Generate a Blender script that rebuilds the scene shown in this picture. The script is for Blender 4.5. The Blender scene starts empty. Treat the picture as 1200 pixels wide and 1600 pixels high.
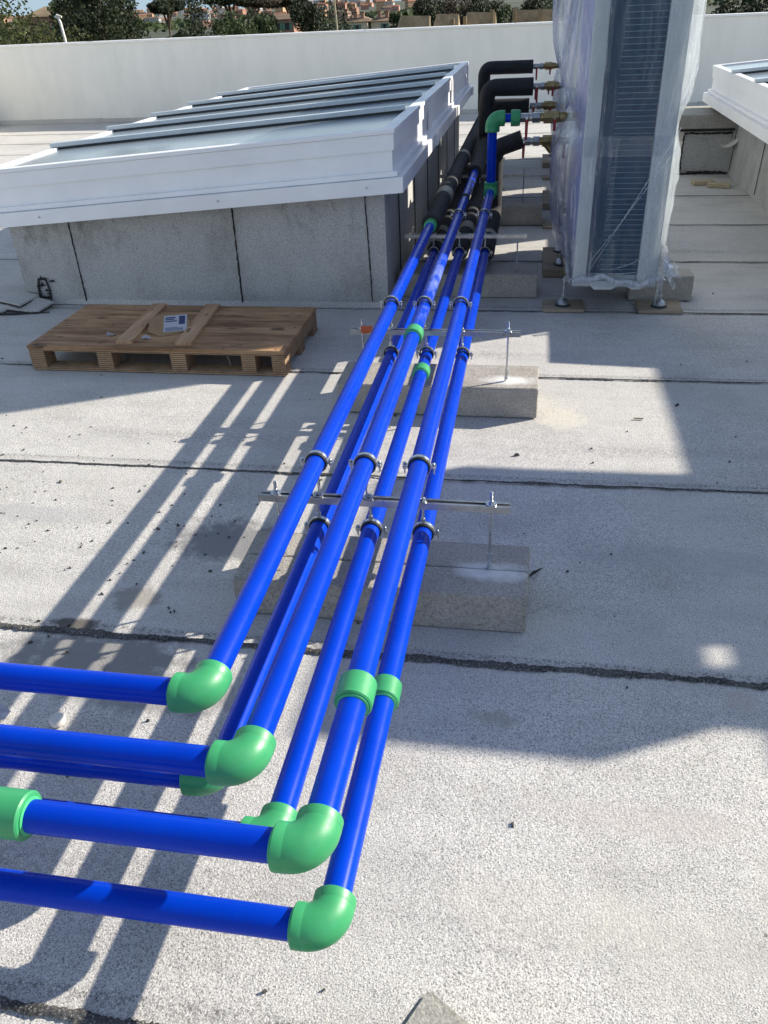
import bpy, bmesh, math, random
from mathutils import Vector, Matrix
R = random.Random(7)
S = bpy.context.scene
COL = S.collection
PI = math.pi

# ------------------------------------------------------------------ materials
def mat(name):
    m = bpy.data.materials.new(name); m.use_nodes = True
    nt = m.node_tree; nt.nodes.clear()
    out = nt.nodes.new('ShaderNodeOutputMaterial')
    p = nt.nodes.new('ShaderNodeBsdfPrincipled')
    nt.links.new(p.outputs[0], out.inputs[0])
    return m, nt, p, out
def N(nt, t, **k):
    n = nt.nodes.new(t)
    for a, b in k.items():
        if a.startswith('i_'): n.inputs[a[2:].replace('_', ' ')].default_value = b
        else: setattr(n, a, b)
    return n
def L(nt, a, b): nt.links.new(a, b)
def noise(nt, scale, detail=3, rough=.6, coord=None, stretch=None):
    n = N(nt, 'ShaderNodeTexNoise'); n.inputs['Scale'].default_value = scale
    n.inputs['Detail'].default_value = detail; n.inputs['Roughness'].default_value = rough
    if coord is None:
        coord = N(nt, 'ShaderNodeNewGeometry').outputs['Position']
    if stretch:
        mp = N(nt, 'ShaderNodeMapping'); mp.inputs['Scale'].default_value = stretch
        L(nt, coord, mp.inputs[0]); coord = mp.outputs[0]
    L(nt, coord, n.inputs['Vector'])
    return n.outputs['Fac']
def ramp(nt, fac, stops):
    r = N(nt, 'ShaderNodeValToRGB'); e = r.color_ramp.elements
    while len(e) < len(stops): e.new(.5)
    for i, (p, c) in enumerate(stops):
        e[i].position = p; e[i].color = (*c, 1) if len(c) == 3 else c
    L(nt, fac, r.inputs[0]); return r.outputs[0]
def g(v): return (v, v, v)
def mixc(nt, fac, a, b, mode='MIX'):
    m = N(nt, 'ShaderNodeMix', data_type='RGBA', blend_type=mode)
    for s, v in ((m.inputs[0], fac), (m.inputs[6], a), (m.inputs[7], b)):
        if hasattr(v, 'links'): L(nt, v, s)
        elif isinstance(v, (int, float)): s.default_value = v
        else: s.default_value = (*v, 1)
    return m.outputs[2]
def math_(nt, op, a, b=0.0, c=0.0, clamp=False):
    m = N(nt, 'ShaderNodeMath', operation=op, use_clamp=clamp)
    for s, v in zip(m.inputs, (a, b, c)):
        if hasattr(v, 'links'): L(nt, v, s)
        else: s.default_value = v
    return m.outputs[0]
def bump(nt, p, h, strength=.3, dist=.002):
    b = N(nt, 'ShaderNodeBump'); b.inputs['Strength'].default_value = strength
    b.inputs['Distance'].default_value = dist
    L(nt, h, b.inputs['Height']); L(nt, b.outputs[0], p.inputs['Normal'])
def spot(nt, c, sx, sy, wob=.6, sz=None):
    """1 at the centre of a patch, fading to 0 at its uneven rim"""
    pos = N(nt, 'ShaderNodeNewGeometry').outputs['Position']
    mp = N(nt, 'ShaderNodeMapping', vector_type='POINT')
    mp.inputs['Location'].default_value = (-c[0]/sx, -c[1]/sy, -(c[2]/sz if sz else 0))
    mp.inputs['Scale'].default_value = (1/sx, 1/sy, 1/sz if sz else 0)
    L(nt, pos, mp.inputs[0])
    ln = N(nt, 'ShaderNodeVectorMath', operation='LENGTH'); L(nt, mp.outputs[0], ln.inputs[0])
    n = noise(nt, 14, 5, .7)
    d = math_(nt, 'ADD', ln.outputs['Value'], math_(nt, 'MULTIPLY', math_(nt, 'SUBTRACT', n, .5), wob*3))
    return math_(nt, 'SUBTRACT', 1.0, d, clamp=True)
def simple(name, col, rough=.5, metal=0, var=.12, vscale=9, bumpn=None, spec=.5, coat=0):
    m, nt, p, o = mat(name)
    n = noise(nt, vscale, 4)
    lo = tuple(max(0, c*(1-var)) for c in col); hi = tuple(min(1, c*(1+var)) for c in col)
    L(nt, ramp(nt, n, [(.3, lo), (.7, hi)]), p.inputs['Base Color'])
    rr = ramp(nt, noise(nt, vscale*3, 3), [(.3, g(max(0, rough-.08))), (.7, g(min(1, rough+.1)))])
    L(nt, rr, p.inputs['Roughness'])
    p.inputs['Metallic'].default_value = metal
    p.inputs['Specular IOR Level'].default_value = spec
    if coat: p.inputs['Coat Weight'].default_value = coat; p.inputs['Coat Roughness'].default_value = .15
    if bumpn: bump(nt, p, noise(nt, bumpn[0], 4), bumpn[1], bumpn[2])
    return m

def membrane(name, stains=True, wall=False):
    m, nt, p, o = mat(name)
    pos = N(nt, 'ShaderNodeNewGeometry').outputs['Position']
    sep = N(nt, 'ShaderNodeSeparateXYZ'); L(nt, pos, sep.inputs[0])
    gran = noise(nt, 330, 2, .5)
    gran2 = noise(nt, 130, 3, .65)
    base = ramp(nt, gran, [(.33, (.21, .205, .20)), (.42, (.47, .465, .455)), (.54, (.65, .635, .61)), (.7, (.78, .765, .735))])
    base2 = ramp(nt, gran2, [(.32, g(.66)), (.45, g(.92)), (.6, g(1))])
    c = mixc(nt, .75, base, base2, 'MULTIPLY')
    # larger clouds of dirt
    c = mixc(nt, 1.0, c, ramp(nt, noise(nt, 1.7, 5, .65), [(.28, (.80, .79, .77)), (.5, g(.94)), (.7, (1, .985, .96))]), 'MULTIPLY')
    c = mixc(nt, .7, c, ramp(nt, noise(nt, 5, 4, .7, stretch=(.35, 1.6, 1)), [(.3, (.84, .84, .85)), (.55, g(1))]), 'MULTIPLY')
    # black flecks where granules are missing
    fl = noise(nt, 38, 2, .4)
    c = mixc(nt, ramp(nt, fl, [(.765, g(0)), (.79, g(.8))]), c, (.06, .06, .06))
    if not wall:
        # scuffed, grainier stripe down the middle of each sheet and beside each seam
        yy = math_(nt, 'ADD', sep.outputs['Y'], math_(nt, 'MULTIPLY', noise(nt, 1.3, 4), .12))
        fr = math_(nt, 'FRACT', math_(nt, 'DIVIDE', math_(nt, 'ADD', yy, 20.27), 1.0427))
        st = ramp(nt, fr, [(.0, g(0)), (.33, g(0)), (.42, g(1)), (.47, g(.2)), (.6, g(0))])
        gr = ramp(nt, noise(nt, 60, 3, .8), [(.42, g(0)), (.62, g(1))])
        k = math_(nt, 'MULTIPLY', math_(nt, 'MULTIPLY', st, gr), ramp(nt, noise(nt, .9, 3), [(.4, g(0)), (.6, g(.75))]))
        c = mixc(nt, k, c, (.22, .215, .22))
        gr2 = ramp(nt, noise(nt, 120, 3, .8), [(.45, g(0)), (.6, g(1))])
        fr2 = math_(nt, 'FRACT', math_(nt, 'DIVIDE', math_(nt, 'ADD', sep.outputs['Y'], 20.205), 1.0427))
        fz = ramp(nt, fr2, [(0, g(0)), (.03, g(.0)), (.062, g(.85)), (.075, g(0))])
        c = mixc(nt, math_(nt, 'MULTIPLY', fz, gr2), c, (.10, .10, .10))
    if stains:
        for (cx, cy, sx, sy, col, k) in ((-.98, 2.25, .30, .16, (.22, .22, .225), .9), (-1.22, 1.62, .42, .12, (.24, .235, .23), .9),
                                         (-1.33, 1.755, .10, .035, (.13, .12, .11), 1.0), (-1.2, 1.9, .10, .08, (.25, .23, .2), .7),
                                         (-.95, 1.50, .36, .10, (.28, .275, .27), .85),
                                         (.20, 3.35, .12, .14, (.70, .66, .54), .4),
                                         (.38, .95, .25, .14, (.55, .53, .47), .3), (.7, 1.1, .2, .15, (.5, .47, .4), .35), (-.02, 1.52, .08, .04, (.33, .31, .27), .6), (.35, 1.25, .3, .06, (.45, .4, .38), .35), (.1, 1.0, .3, .10, (.55, .53, .47), .25), (.62, 1.66, .06, .05, (.46, .4, .35), .5),
                                         (-1.9, 2.35, .4, .08, (.35, .35, .36), .5), (.55, 2.3, .5, .09, (.35, .35, .36), .35)):
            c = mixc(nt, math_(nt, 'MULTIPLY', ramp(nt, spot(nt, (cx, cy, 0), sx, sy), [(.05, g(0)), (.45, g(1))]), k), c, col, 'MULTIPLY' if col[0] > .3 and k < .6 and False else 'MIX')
    L(nt, c, p.inputs['Base Color'])
    p.inputs['Roughness'].default_value = .9
    p.inputs['Specular IOR Level'].default_value = .25
    hh = math_(nt, 'ADD', math_(nt, 'MULTIPLY', noise(nt, 200, 3, .6), 1.0), math_(nt, 'MULTIPLY', noise(nt, 7, 3), 1.6))
    bump(nt, p, hh, .7, .0035)
    return m

M = {}
M['membrane'] = membrane('granulated bitumen membrane')
M['membrane_wall'] = membrane('granulated membrane upstand', stains=False, wall=True)
# curb flashing: greyer, with dirty run-off below the metal
def curb_mat():
    m, nt, p, o = mat('dirty curb flashing')
    gran = noise(nt, 170, 2, .5)
    c = ramp(nt, gran, [(.34, (.30, .30, .30)), (.5, (.45, .45, .44)), (.68, (.55, .55, .53))])
    c = mixc(nt, 1.0, c, ramp(nt, noise(nt, 2.6, 5, .7, stretch=(1, 1, .55)), [(.3, (.66, .65, .62)), (.5, g(.93)), (.7, g(1))]), 'MULTIPLY')
    pos = N(nt, 'ShaderNodeNewGeometry').outputs['Position']
    sep = N(nt, 'ShaderNodeSeparateXYZ'); L(nt, pos, sep.inputs[0])
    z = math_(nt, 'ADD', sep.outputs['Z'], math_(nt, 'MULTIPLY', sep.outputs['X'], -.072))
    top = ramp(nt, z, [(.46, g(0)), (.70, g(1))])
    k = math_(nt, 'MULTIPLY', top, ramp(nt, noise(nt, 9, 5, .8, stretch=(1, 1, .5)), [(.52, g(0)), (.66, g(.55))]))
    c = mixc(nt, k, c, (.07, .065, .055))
    L(nt, c, p.inputs['Base Color']); p.inputs['Roughness'].default_value = .9
    bump(nt, p, math_(nt, 'ADD', noise(nt, 180, 2), math_(nt, 'MULTIPLY', noise(nt, 4, 4), 3)), .5, .004)
    return m
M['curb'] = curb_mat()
M['bitumen'] = simple('black bitumen', (.022, .021, .021), .75, var=.5, vscale=60, bumpn=(70, .8, .004))
def bleed():
    m, nt, p, o = mat('granule dusted bitumen bleed')
    c = ramp(nt, noise(nt, 190, 3, .7), [(.45, (.018, .018, .018)), (.56, (.06, .06, .06)), (.66, (.34, .335, .32))])
    c = mixc(nt, ramp(nt, noise(nt, 12, 3), [(.4, g(0)), (.6, g(.35))]), c, (.16, .155, .15))
    L(nt, c, p.inputs['Base Color']); p.inputs['Roughness'].default_value = .85
    bump(nt, p, noise(nt, 150, 3), .8, .004)
    return m
M['bleed'] = bleed()
M['grit'] = simple('dark grit', (.07, .065, .06), .9, var=.5, vscale=50)

def blue_mat(name, smear=False):
    m, nt, p, o = mat(name)
    c = ramp(nt, noise(nt, 3, 3), [(.3, (.0, .032, .42)), (.7, (.0, .044, .50))])
    dust = ramp(nt, noise(nt, 16, 6, .75, stretch=(1, .35, 1)), [(.62, g(0)), (.85, g(.05))])
    c = mixc(nt, dust, c, (.35, .42, .75))
    scr = ramp(nt, noise(nt, 120, 2, .5, stretch=(1, .05, 1)), [(.68, g(0)), (.74, g(.15))])
    c = mixc(nt, scr, c, (.004, .06, .6))
    if smear:
        pos = N(nt, 'ShaderNodeNewGeometry').outputs['Position']
        sep = N(nt, 'ShaderNodeSeparateXYZ'); L(nt, pos, sep.inputs[0])
        wy = ramp(nt, math_(nt, 'MULTIPLY', math_(nt, 'SUBTRACT', sep.outputs['Y'], 2.9), .5), [(.12, g(0)), (.22, g(1)), (.52, g(1)), (.64, g(0))])
        k = math_(nt, 'MULTIPLY', wy, ramp(nt, noise(nt, 11, 5, .6, stretch=(1, .5, 1)), [(.44, g(0)), (.54, g(.35)), (.64, g(.6))]))
        c = mixc(nt, k, c, (.26, .33, .62))
    L(nt, c, p.inputs['Base Color'])
    L(nt, ramp(nt, noise(nt, 9, 5, .7), [(.35, g(.24)), (.7, g(.38))]), p.inputs['Roughness'])
    p.inputs['Specular IOR Level'].default_value = .13
    bump(nt, p, noise(nt, 30, 3, .5, stretch=(1, .3, 1)), .12, .001)
    return m
M['blue'] = blue_mat('blue polypropylene pipe')
M['blue_smear'] = blue_mat('blue pipe with lime smears', True)
M['green'] = simple('green polypropylene fitting', (.038, .295, .115), .42, var=.10, vscale=14, bumpn=(60, .10, .001))
M['green_rim'] = simple('green fitting weld bead', (.06, .42, .17), .35, var=.08)
M['foam'] = simple('black foam sleeve', (.017, .018, .021), .8, var=.3, vscale=18, bumpn=(25, .35, .004))
M['foam_core'] = simple('dark foam edge', (.01, .01, .012), .9)
M['tape'] = simple('beige joint tape', (.30, .285, .23), .55, var=.15, vscale=20, bumpn=(30, .3, .003))
M['galv'] = simple('galvanised steel', (.42, .43, .44), .34, metal=.95, var=.2, vscale=30, bumpn=(90, .12, .001))
M['zinc'] = simple('bright zinc screw', (.55, .58, .60), .28, metal=1, var=.15, vscale=60)
M['rubber'] = simple('black rubber liner', (.012, .012, .013), .6)
M['brass'] = simple('brass valve body', (.33, .25, .12), .38, metal=.9, var=.3, vscale=40)
M['red'] = simple('red lever coating', (.26, .012, .014), .4)
def concrete(name, dust=None, tone=(.38, .355, .315)):
    m, nt, p, o = mat(name)
    c = ramp(nt, noise(nt, 130, 4, .7), [(.3, tuple(v*.55 for v in tone)), (.5, tone), (.72, tuple(v*1.35 for v in tone))])
    c = mixc(nt, .9, c, ramp(nt, noise(nt, 6, 5, .7), [(.3, g(.75)), (.6, g(1))]), 'MULTIPLY')
    c = mixc(nt, ramp(nt, noise(nt, 70, 2), [(.69, g(0)), (.73, g(.8))]), c, (.05, .045, .04))
    ef = ramp(nt, noise(nt, 9, 6, .8), [(.62, g(0)), (.75, g(.45))])
    c = mixc(nt, ef, c, (.5, .48, .44))
    if dust:
        for dd in dust:
            c = mixc(nt, ramp(nt, spot(nt, dd, .14, .06, .35), [(.0, g(0)), (.6, g(.85))]), c, (.72, .72, .70))
    L(nt, c, p.inputs['Base Color']); p.inputs['Roughness'].default_value = .92
    bump(nt, p, math_(nt, 'ADD', noise(nt, 120, 3), noise(nt, 18, 3)), .7, .004)
    return m
M['concrete'] = concrete('aerated concrete block', dust=[(-.06, 1.985, .13), (-.05, 3.42, .14)])
M['concrete_top'] = concrete('grey concrete slab', tone=(.33, .32, .29))
def wood(name, a, b, knots=True, along='X'):
    m, nt, p, o = mat(name)
    s = (.35, 5, 5) if along == 'X' else (5, .35, 5)
    c = ramp(nt, noise(nt, 3.2, 6, .7, stretch=(s[0]*1.6, s[1]*.8, 1)), [(.36, a), (.50, tuple((x+y)/2 for x, y in zip(a, b))), (.62, b)])
    c = mixc(nt, .9, c, ramp(nt, noise(nt, 30, 4, .7, stretch=(s[0]*.4, s[1]*.8, 1)), [(.35, g(.78)), (.6, g(1))]), 'MULTIPLY')
    if knots:
        st = (.5, 1.4, 1) if along == 'X' else (1.4, .5, 1)
        k = noise(nt, 13, 2, .5, stretch=st)
        c = mixc(nt, ramp(nt, k, [(.63, g(0)), (.72, g(.85))]), c, (.09, .045, .022))
    c = mixc(nt, 1, c, ramp(nt, noise(nt, 2.2, 3), [(.35, (.78, .76, .74)), (.6, g(1))]), 'MULTIPLY')
    L(nt, c, p.inputs['Base Color']); p.inputs['Roughness'].default_value = .72
    bump(nt, p, noise(nt, 40, 3, .6, stretch=s), .3, .002)
    return m
M['ply'] = wood('weathered plywood', (.20, .095, .04), (.52, .32, .17))
M['ply_y'] = wood('pine plank', (.38, .21, .11), (.56, .36, .21), along='Y')
def ply_edge():
    m, nt, p, o = mat('plywood edge layers')
    pos = N(nt, 'ShaderNodeNewGeometry').outputs['Position']
    w = N(nt, 'ShaderNodeTexWave', wave_type='BANDS', bands_direction='Z'); w.inputs['Scale'].default_value = 28
    w.inputs['Distortion'].default_value = 2.5; w.inputs['Detail'].default_value = 3
    L(nt, pos, w.inputs[0])
    c = ramp(nt, w.outputs['Fac'], [(.1, (.15, .085, .045)), (.6, (.36, .23, .13)), (1, (.45, .30, .18))])
    c = mixc(nt, .8, c, ramp(nt, noise(nt, 14, 4, .7), [(.3, g(.6)), (.6, g(1))]), 'MULTIPLY')
    L(nt, c, p.inputs['Base Color']); p.inputs['Roughness'].default_value = .8
    bump(nt, p, w.outputs['Fac'], .4, .003)
    return m
M['ply_edge'] = ply_edge()
M['board'] = wood('weathered board', (.27, .215, .15), (.40, .33, .24), knots=False)
M['white_metal'] = simple('white coated aluminium', (.80, .80, .82), .38, var=.05, vscale=3, bumpn=(5, .06, .01))
M['white_metal_dirty'] = simple('dusty white aluminium', (.62, .62, .60), .5, var=.12, vscale=5)
M['alu'] = simple('pale aluminium glazing bar', (.52, .58, .62), .35, metal=.1, var=.04)
M['gasket'] = simple('black glazing gasket', (.02, .022, .025), .6)
def glass_mat():
    m, nt, p, o = mat('opal skylight sheet')
    L(nt, ramp(nt, noise(nt, 2.5, 4), [(.35, (.20, .24, .28)), (.7, (.27, .31, .35))]), p.inputs['Base Color'])
    p.inputs['Roughness'].default_value = .16; p.inputs['Specular IOR Level'].default_value = .8
    bump(nt, p, noise(nt, 3, 2), .15, .01)
    return m
M['glass'] = glass_mat()
def wall_mat():
    m, nt, p, o = mat('white rendered parapet')
    c = ramp(nt, noise(nt, 1.2, 4), [(.3, (.76, .75, .69)), (.7, (.83, .81, .75))])
    c = mixc(nt, .6, c, ramp(nt, noise(nt, 5, 5, .7, stretch=(1, 1, .2)), [(.35, g(.9)), (.6, g(1))]), 'MULTIPLY')
    L(nt, c, p.inputs['Base Color']); p.inputs['Roughness'].default_value = .75
    bump(nt, p, noise(nt, 60, 3), .15, .003)
    return m
M['wall'] = wall_mat()
M['coping'] = simple('white sheet coping', (.80, .79, .76), .4, var=.04)
# heat pump
M['casing'] = simple('pale grey enamel casing', (.50, .53, .53), .35, var=.05)
M['lilac'] = simple('casing side under lilac protective film', (.25, .26, .50), .38, var=.2, vscale=5, bumpn=(7, .5, .02))
def fin_mat():
    m, nt, p, o = mat('blue coated coil fins')
    c = ramp(nt, noise(nt, 3, 4), [(.3, (.005, .036, .085)), (.7, (.008, .052, .105))])
    w = N(nt, 'ShaderNodeTexWave', wave_type='BANDS', bands_direction='X'); w.inputs['Scale'].default_value = 70
    L(nt, N(nt, 'ShaderNodeNewGeometry').outputs['Position'], w.inputs[0])
    L(nt, c, p.inputs['Base Color']); p.inputs['Roughness'].default_value = .5; p.inputs['Metallic'].default_value = .3
    bump(nt, p, w.outputs['Fac'], .3, .003)
    return m
M['fins'] = fin_mat()
M['slat'] = simple('pale blue coil guard wire', (.14, .26, .34), .45, var=.1)
M['teal_dark'] = simple('dark teal foot pad', (.02, .06, .065), .5)
def film_mat(name='clear stretch film', stops=((.45, .05), (.56, .10), (.62, .34), (.67, .09)), frmax=.6):
    m, nt, p, o = mat(name)
    nt.nodes.remove(p)
    tr = N(nt, 'ShaderNodeBsdfTransparent'); tr.inputs[0].default_value = (.93, .95, .97, 1)
    gl = N(nt, 'ShaderNodeBsdfGlossy'); gl.inputs['Roughness'].default_value = .12
    gl.inputs[0].default_value = (.95, .97, 1, 1)
    df = N(nt, 'ShaderNodeBsdfDiffuse'); df.inputs[0].default_value = (.86, .88, .92, 1)
    tl = N(nt, 'ShaderNodeBsdfTranslucent'); tl.inputs[0].default_value = (.88, .89, .92, 1)
    h = math_(nt, 'ADD', math_(nt, 'MULTIPLY', noise(nt, 5, 4, .6, stretch=(2.2, 2.2, .35)), 1.0), math_(nt, 'MULTIPLY', noise(nt, 22, 4, .6, stretch=(1.5, 1.5, .25)), .28))
    b = N(nt, 'ShaderNodeBump'); b.inputs['Strength'].default_value = .8; b.inputs['Distance'].default_value = .03
    L(nt, h, b.inputs['Height']); L(nt, b.outputs[0], gl.inputs['Normal']); L(nt, b.outputs[0], df.inputs['Normal']); L(nt, b.outputs[0], tl.inputs['Normal'])
    a1 = N(nt, 'ShaderNodeMixShader'); a1.inputs[0].default_value = .55
    L(nt, df.outputs[0], a1.inputs[1]); L(nt, tl.outputs[0], a1.inputs[2])
    # creases are whiter than flat film
    cr = ramp(nt, noise(nt, 10, 5, .65, stretch=(2.6, 2.6, .22)), [(a, g(v)) for a, v in stops])
    a2 = N(nt, 'ShaderNodeMixShader'); L(nt, cr, a2.inputs[0])
    L(nt, tr.outputs[0], a2.inputs[1]); L(nt, a1.outputs[0], a2.inputs[2])
    fr = N(nt, 'ShaderNodeFresnel'); fr.inputs[0].default_value = 1.45; L(nt, b.outputs[0], fr.inputs['Normal'])
    a3 = N(nt, 'ShaderNodeMixShader'); L(nt, math_(nt, 'MINIMUM', fr.outputs[0], frmax), a3.inputs[0])
    L(nt, a2.outputs[0], a3.inputs[1]); L(nt, gl.outputs[0], a3.inputs[2])
    L(nt, a3.outputs[0], o.inputs[0])
    return m
M['film'] = film_mat('loose stretch film', ((.42, .10), (.54, .20), (.61, .55), (.67, .18)))
M['film_taut'] = film_mat('taut clear stretch film', ((.42, .03), (.56, .06), (.64, .20), (.70, .05)), .3)
M['film_rope'] = film_mat('gathered stretch film', ((.35, .45), (.5, .6), (.6, .9), (.7, .5)))
M['film_side'] = film_mat('side stretch film', ((.42, .08), (.54, .17), (.61, .50), (.67, .13)), .45)
M['card'] = simple('brown cardboard', (.30, .19, .10), .85, var=.12, vscale=20)
M['label'] = simple('white paper label', (.42, .42, .46), .6, var=.05)
M['ink'] = simple('dark blue print', (.02, .035, .12), .6)
M['orange'] = simple('orange plastic scrap', (.50, .10, .03), .5)
M['offwhite'] = simple('off white plastic', (.62, .60, .56), .5)
M['scrapwood'] = simple('pale wood scrap', (.42, .36, .24), .8)
# surroundings
M['earth'] = simple('dry grass and earth', (.10, .105, .05), .95, var=.4, vscale=.05)
M['hill'] = simple('wooded hillside', (.05, .06, .035), .95, var=.5, vscale=.02)
M['bark'] = simple('brown bark', (.10, .07, .045), .9, var=.3, vscale=4)
def leafmat(name, a, b):
    m, nt, p, o = mat(name)
    L(nt, ramp(nt, noise(nt, 1.1, 4, .7), [(.3, a), (.7, b)]), p.inputs['Base Color'])
    p.inputs['Roughness'].default_value = .65; p.inputs['Specular IOR Level'].default_value = .25
    return m
M['leaf_olive'] = leafmat('olive green foliage', (.028, .038, .010), (.085, .098, .032))
M['leaf_dark'] = leafmat('dark evergreen foliage', (.010, .018, .007), (.028, .040, .014))
M['leaf_mid'] = leafmat('mid green foliage', (.018, .034, .010), (.050, .072, .022))
M['leaf_brown'] = leafmat('brownish autumn foliage', (.028, .022, .014), (.065, .048, .028))
M['cream'] = simple('cream painted wall', (.62, .56, .42), .85, var=.1, vscale=.6)
M['shutter'] = simple('green shutter', (.10, .20, .13), .6)
M['rooftile'] = simple('brown roof tiles', (.17, .115, .075), .9, var=.35, vscale=1.5, bumpn=(5, .6, .05))
M['steeproof'] = simple('weathered thatch brown roof', (.26, .19, .11), .95, var=.35, vscale=1.3, bumpn=(4, .6, .06))
M['brick'] = simple('reddish plaster', (.30, .17, .12), .85, var=.2, vscale=.5)
def facade(name, wall, win):
    m, nt, p, o = mat(name)
    tc = N(nt, 'ShaderNodeTexCoord').outputs['Object']
    sep = N(nt, 'ShaderNodeSeparateXYZ'); L(nt, tc, sep.inputs[0])
    fx = math_(nt, 'FRACT', math_(nt, 'DIVIDE', math_(nt, 'ADD', sep.outputs['X'], 100.), 3.4))
    fz = math_(nt, 'FRACT', math_(nt, 'DIVIDE', math_(nt, 'ADD', sep.outputs['Z'], 90.), 3.1))
    a = math_(nt, 'MULTIPLY', math_(nt, 'GREATER_THAN', fx, .35), math_(nt, 'LESS_THAN', fx, .72))
    b = math_(nt, 'MULTIPLY', math_(nt, 'GREATER_THAN', fz, .35), math_(nt, 'LESS_THAN', fz, .82))
    L(nt, mixc(nt, math_(nt, 'MULTIPLY', a, b), wall, win), p.inputs['Base Color'])
    p.inputs['Roughness'].default_value = .8
    return m
FAC = [facade('far facade '+n, w, v) for n, w, v in (('rose', (.42, .25, .19), (.10, .09, .09)), ('brick', (.33, .17, .12), (.09, .07, .07)),
        ('sand', (.52, .43, .32), (.13, .12, .12)), ('grey', (.42, .41, .40), (.12, .13, .14)), ('ochre', (.46, .30, .17), (.1, .08, .07)))]

# ------------------------------------------------------------------ geometry helpers
class MB:
    def __init__(s): s.bm = bmesh.new()
    def box(s, x0, x1, y0, y1, z0, z1, mtx=None, bev=0):
        vs = [s.bm.verts.new(Vector(c)) for c in ((x0,y0,z0),(x1,y0,z0),(x1,y1,z0),(x0,y1,z0),(x0,y0,z1),(x1,y0,z1),(x1,y1,z1),(x0,y1,z1))]
        fs = [s.bm.faces.new([vs[i] for i in f]) for f in ((3,2,1,0),(4,5,6,7),(0,1,5,4),(1,2,6,5),(2,3,7,6),(3,0,4,7))]
        if bev:
            es = list({e for f in fs for e in f.edges})
            r = bmesh.ops.bevel(s.bm, geom=es, offset=bev, segments=2, affect='EDGES', profile=.5)
            vs = list({v for f in r['faces'] for v in f.verts} | {v for v in vs if v.is_valid})
        if mtx is not None:
            for v in vs: v.co = mtx @ v.co
        return s
    def hexa(s, pts):
        vs = [s.bm.verts.new(Vector(c)) for c in pts]
        for f in ((3,2,1,0),(4,5,6,7),(0,1,5,4),(1,2,6,5),(2,3,7,6),(3,0,4,7)): s.bm.faces.new([vs[i] for i in f])
        return s
    def sweep(s, path, rad, seg=24, caps=True, hollow=False):
        """tube along a list of points; rad is a number or a list"""
        P = [Vector(p) for p in path]; n = len(P)
        rs = rad if isinstance(rad, (list, tuple)) else [rad]*n
        rings = []; T0 = (P[1]-P[0]).normalized()
        up = Vector((0,0,1)) if abs(T0.z) < .9 else Vector((1,0,0))
        a = T0.cross(up).normalized(); b = a.cross(T0).normalized(); Tp = T0
        for i in range(n):
            if i == 0: T = T0
            elif i == n-1: T = (P[i]-P[i-1]).normalized()
            else:
                T = (P[i+1]-P[i-1])
                T = T.normalized() if T.length > 1e-9 else Tp
            q = Tp.rotation_difference(T); a = q @ a; b = q @ b; Tp = T
            rings.append([s.bm.verts.new(P[i] + rs[i]*(a*math.cos(2*PI*k/seg)+b*math.sin(2*PI*k/seg))) for k in range(seg)])
        for r0, r1 in zip(rings, rings[1:]):
            for k in range(seg):
                s.bm.faces.new((r0[k], r1[k], r1[(k+1)%seg], r0[(k+1)%seg]))
        if caps:
            s.bm.faces.new(rings[0]); s.bm.faces.new(rings[-1][::-1])
        return s
    def build(s, name, m, parent=None, smooth=False, loc=None):
        bm = s.bm
        bmesh.ops.recalc_face_normals(bm, faces=bm.faces)
        off = Vector((0,0,0)); p = parent
        while p is not None: off += p.location; p = p.parent
        if parent is None and loc is not None: off = Vector(loc)
        for v in bm.verts: v.co -= off
        me = bpy.data.meshes.new(name); bm.to_mesh(me); bm.free()
        me.materials.append(m)
        if smooth:
            me.polygons.foreach_set('use_smooth', [True]*len(me.polygons))
            try: me.set_sharp_from_angle(angle=math.radians(40))
            except Exception: pass
        o = bpy.data.objects.new(name, me); COL.objects.link(o)
        if parent is not None: o.parent = parent
        elif loc is not None: o.location = Vector(loc)
        return o
def tag(o, label=None, cat=None, group=None, kind=None):
    if label: o['label'] = label
    if cat: o['category'] = cat
    if group: o['group'] = group
    if kind: o['kind'] = kind
    return o
def thing(name, loc, label, cat, group=None):
    o = bpy.data.objects.new(name, None); COL.objects.link(o); o.location = Vector(loc)
    o.empty_display_size = .1
    return tag(o, label, cat, group)
def kids(o): return [c for c in COL.objects if c.parent == o]
def copy_tree(o, parent=None):
    c = o.copy(); COL.objects.link(c); c.parent = parent
    for ch in kids(o): copy_tree(ch, c)
    return c
def arc(c, a, b, r, n=10):
    """quarter bend: from c+a*r to c+b*r round the corner c (a, b unit vectors away from the corner)"""
    c, a, b = Vector(c), Vector(a), Vector(b); o = c + a*r + b*r
    return [o - b*r*math.cos(t) - a*r*math.sin(t) for t in [PI/2*k/n for k in range(n+1)]]

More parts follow.
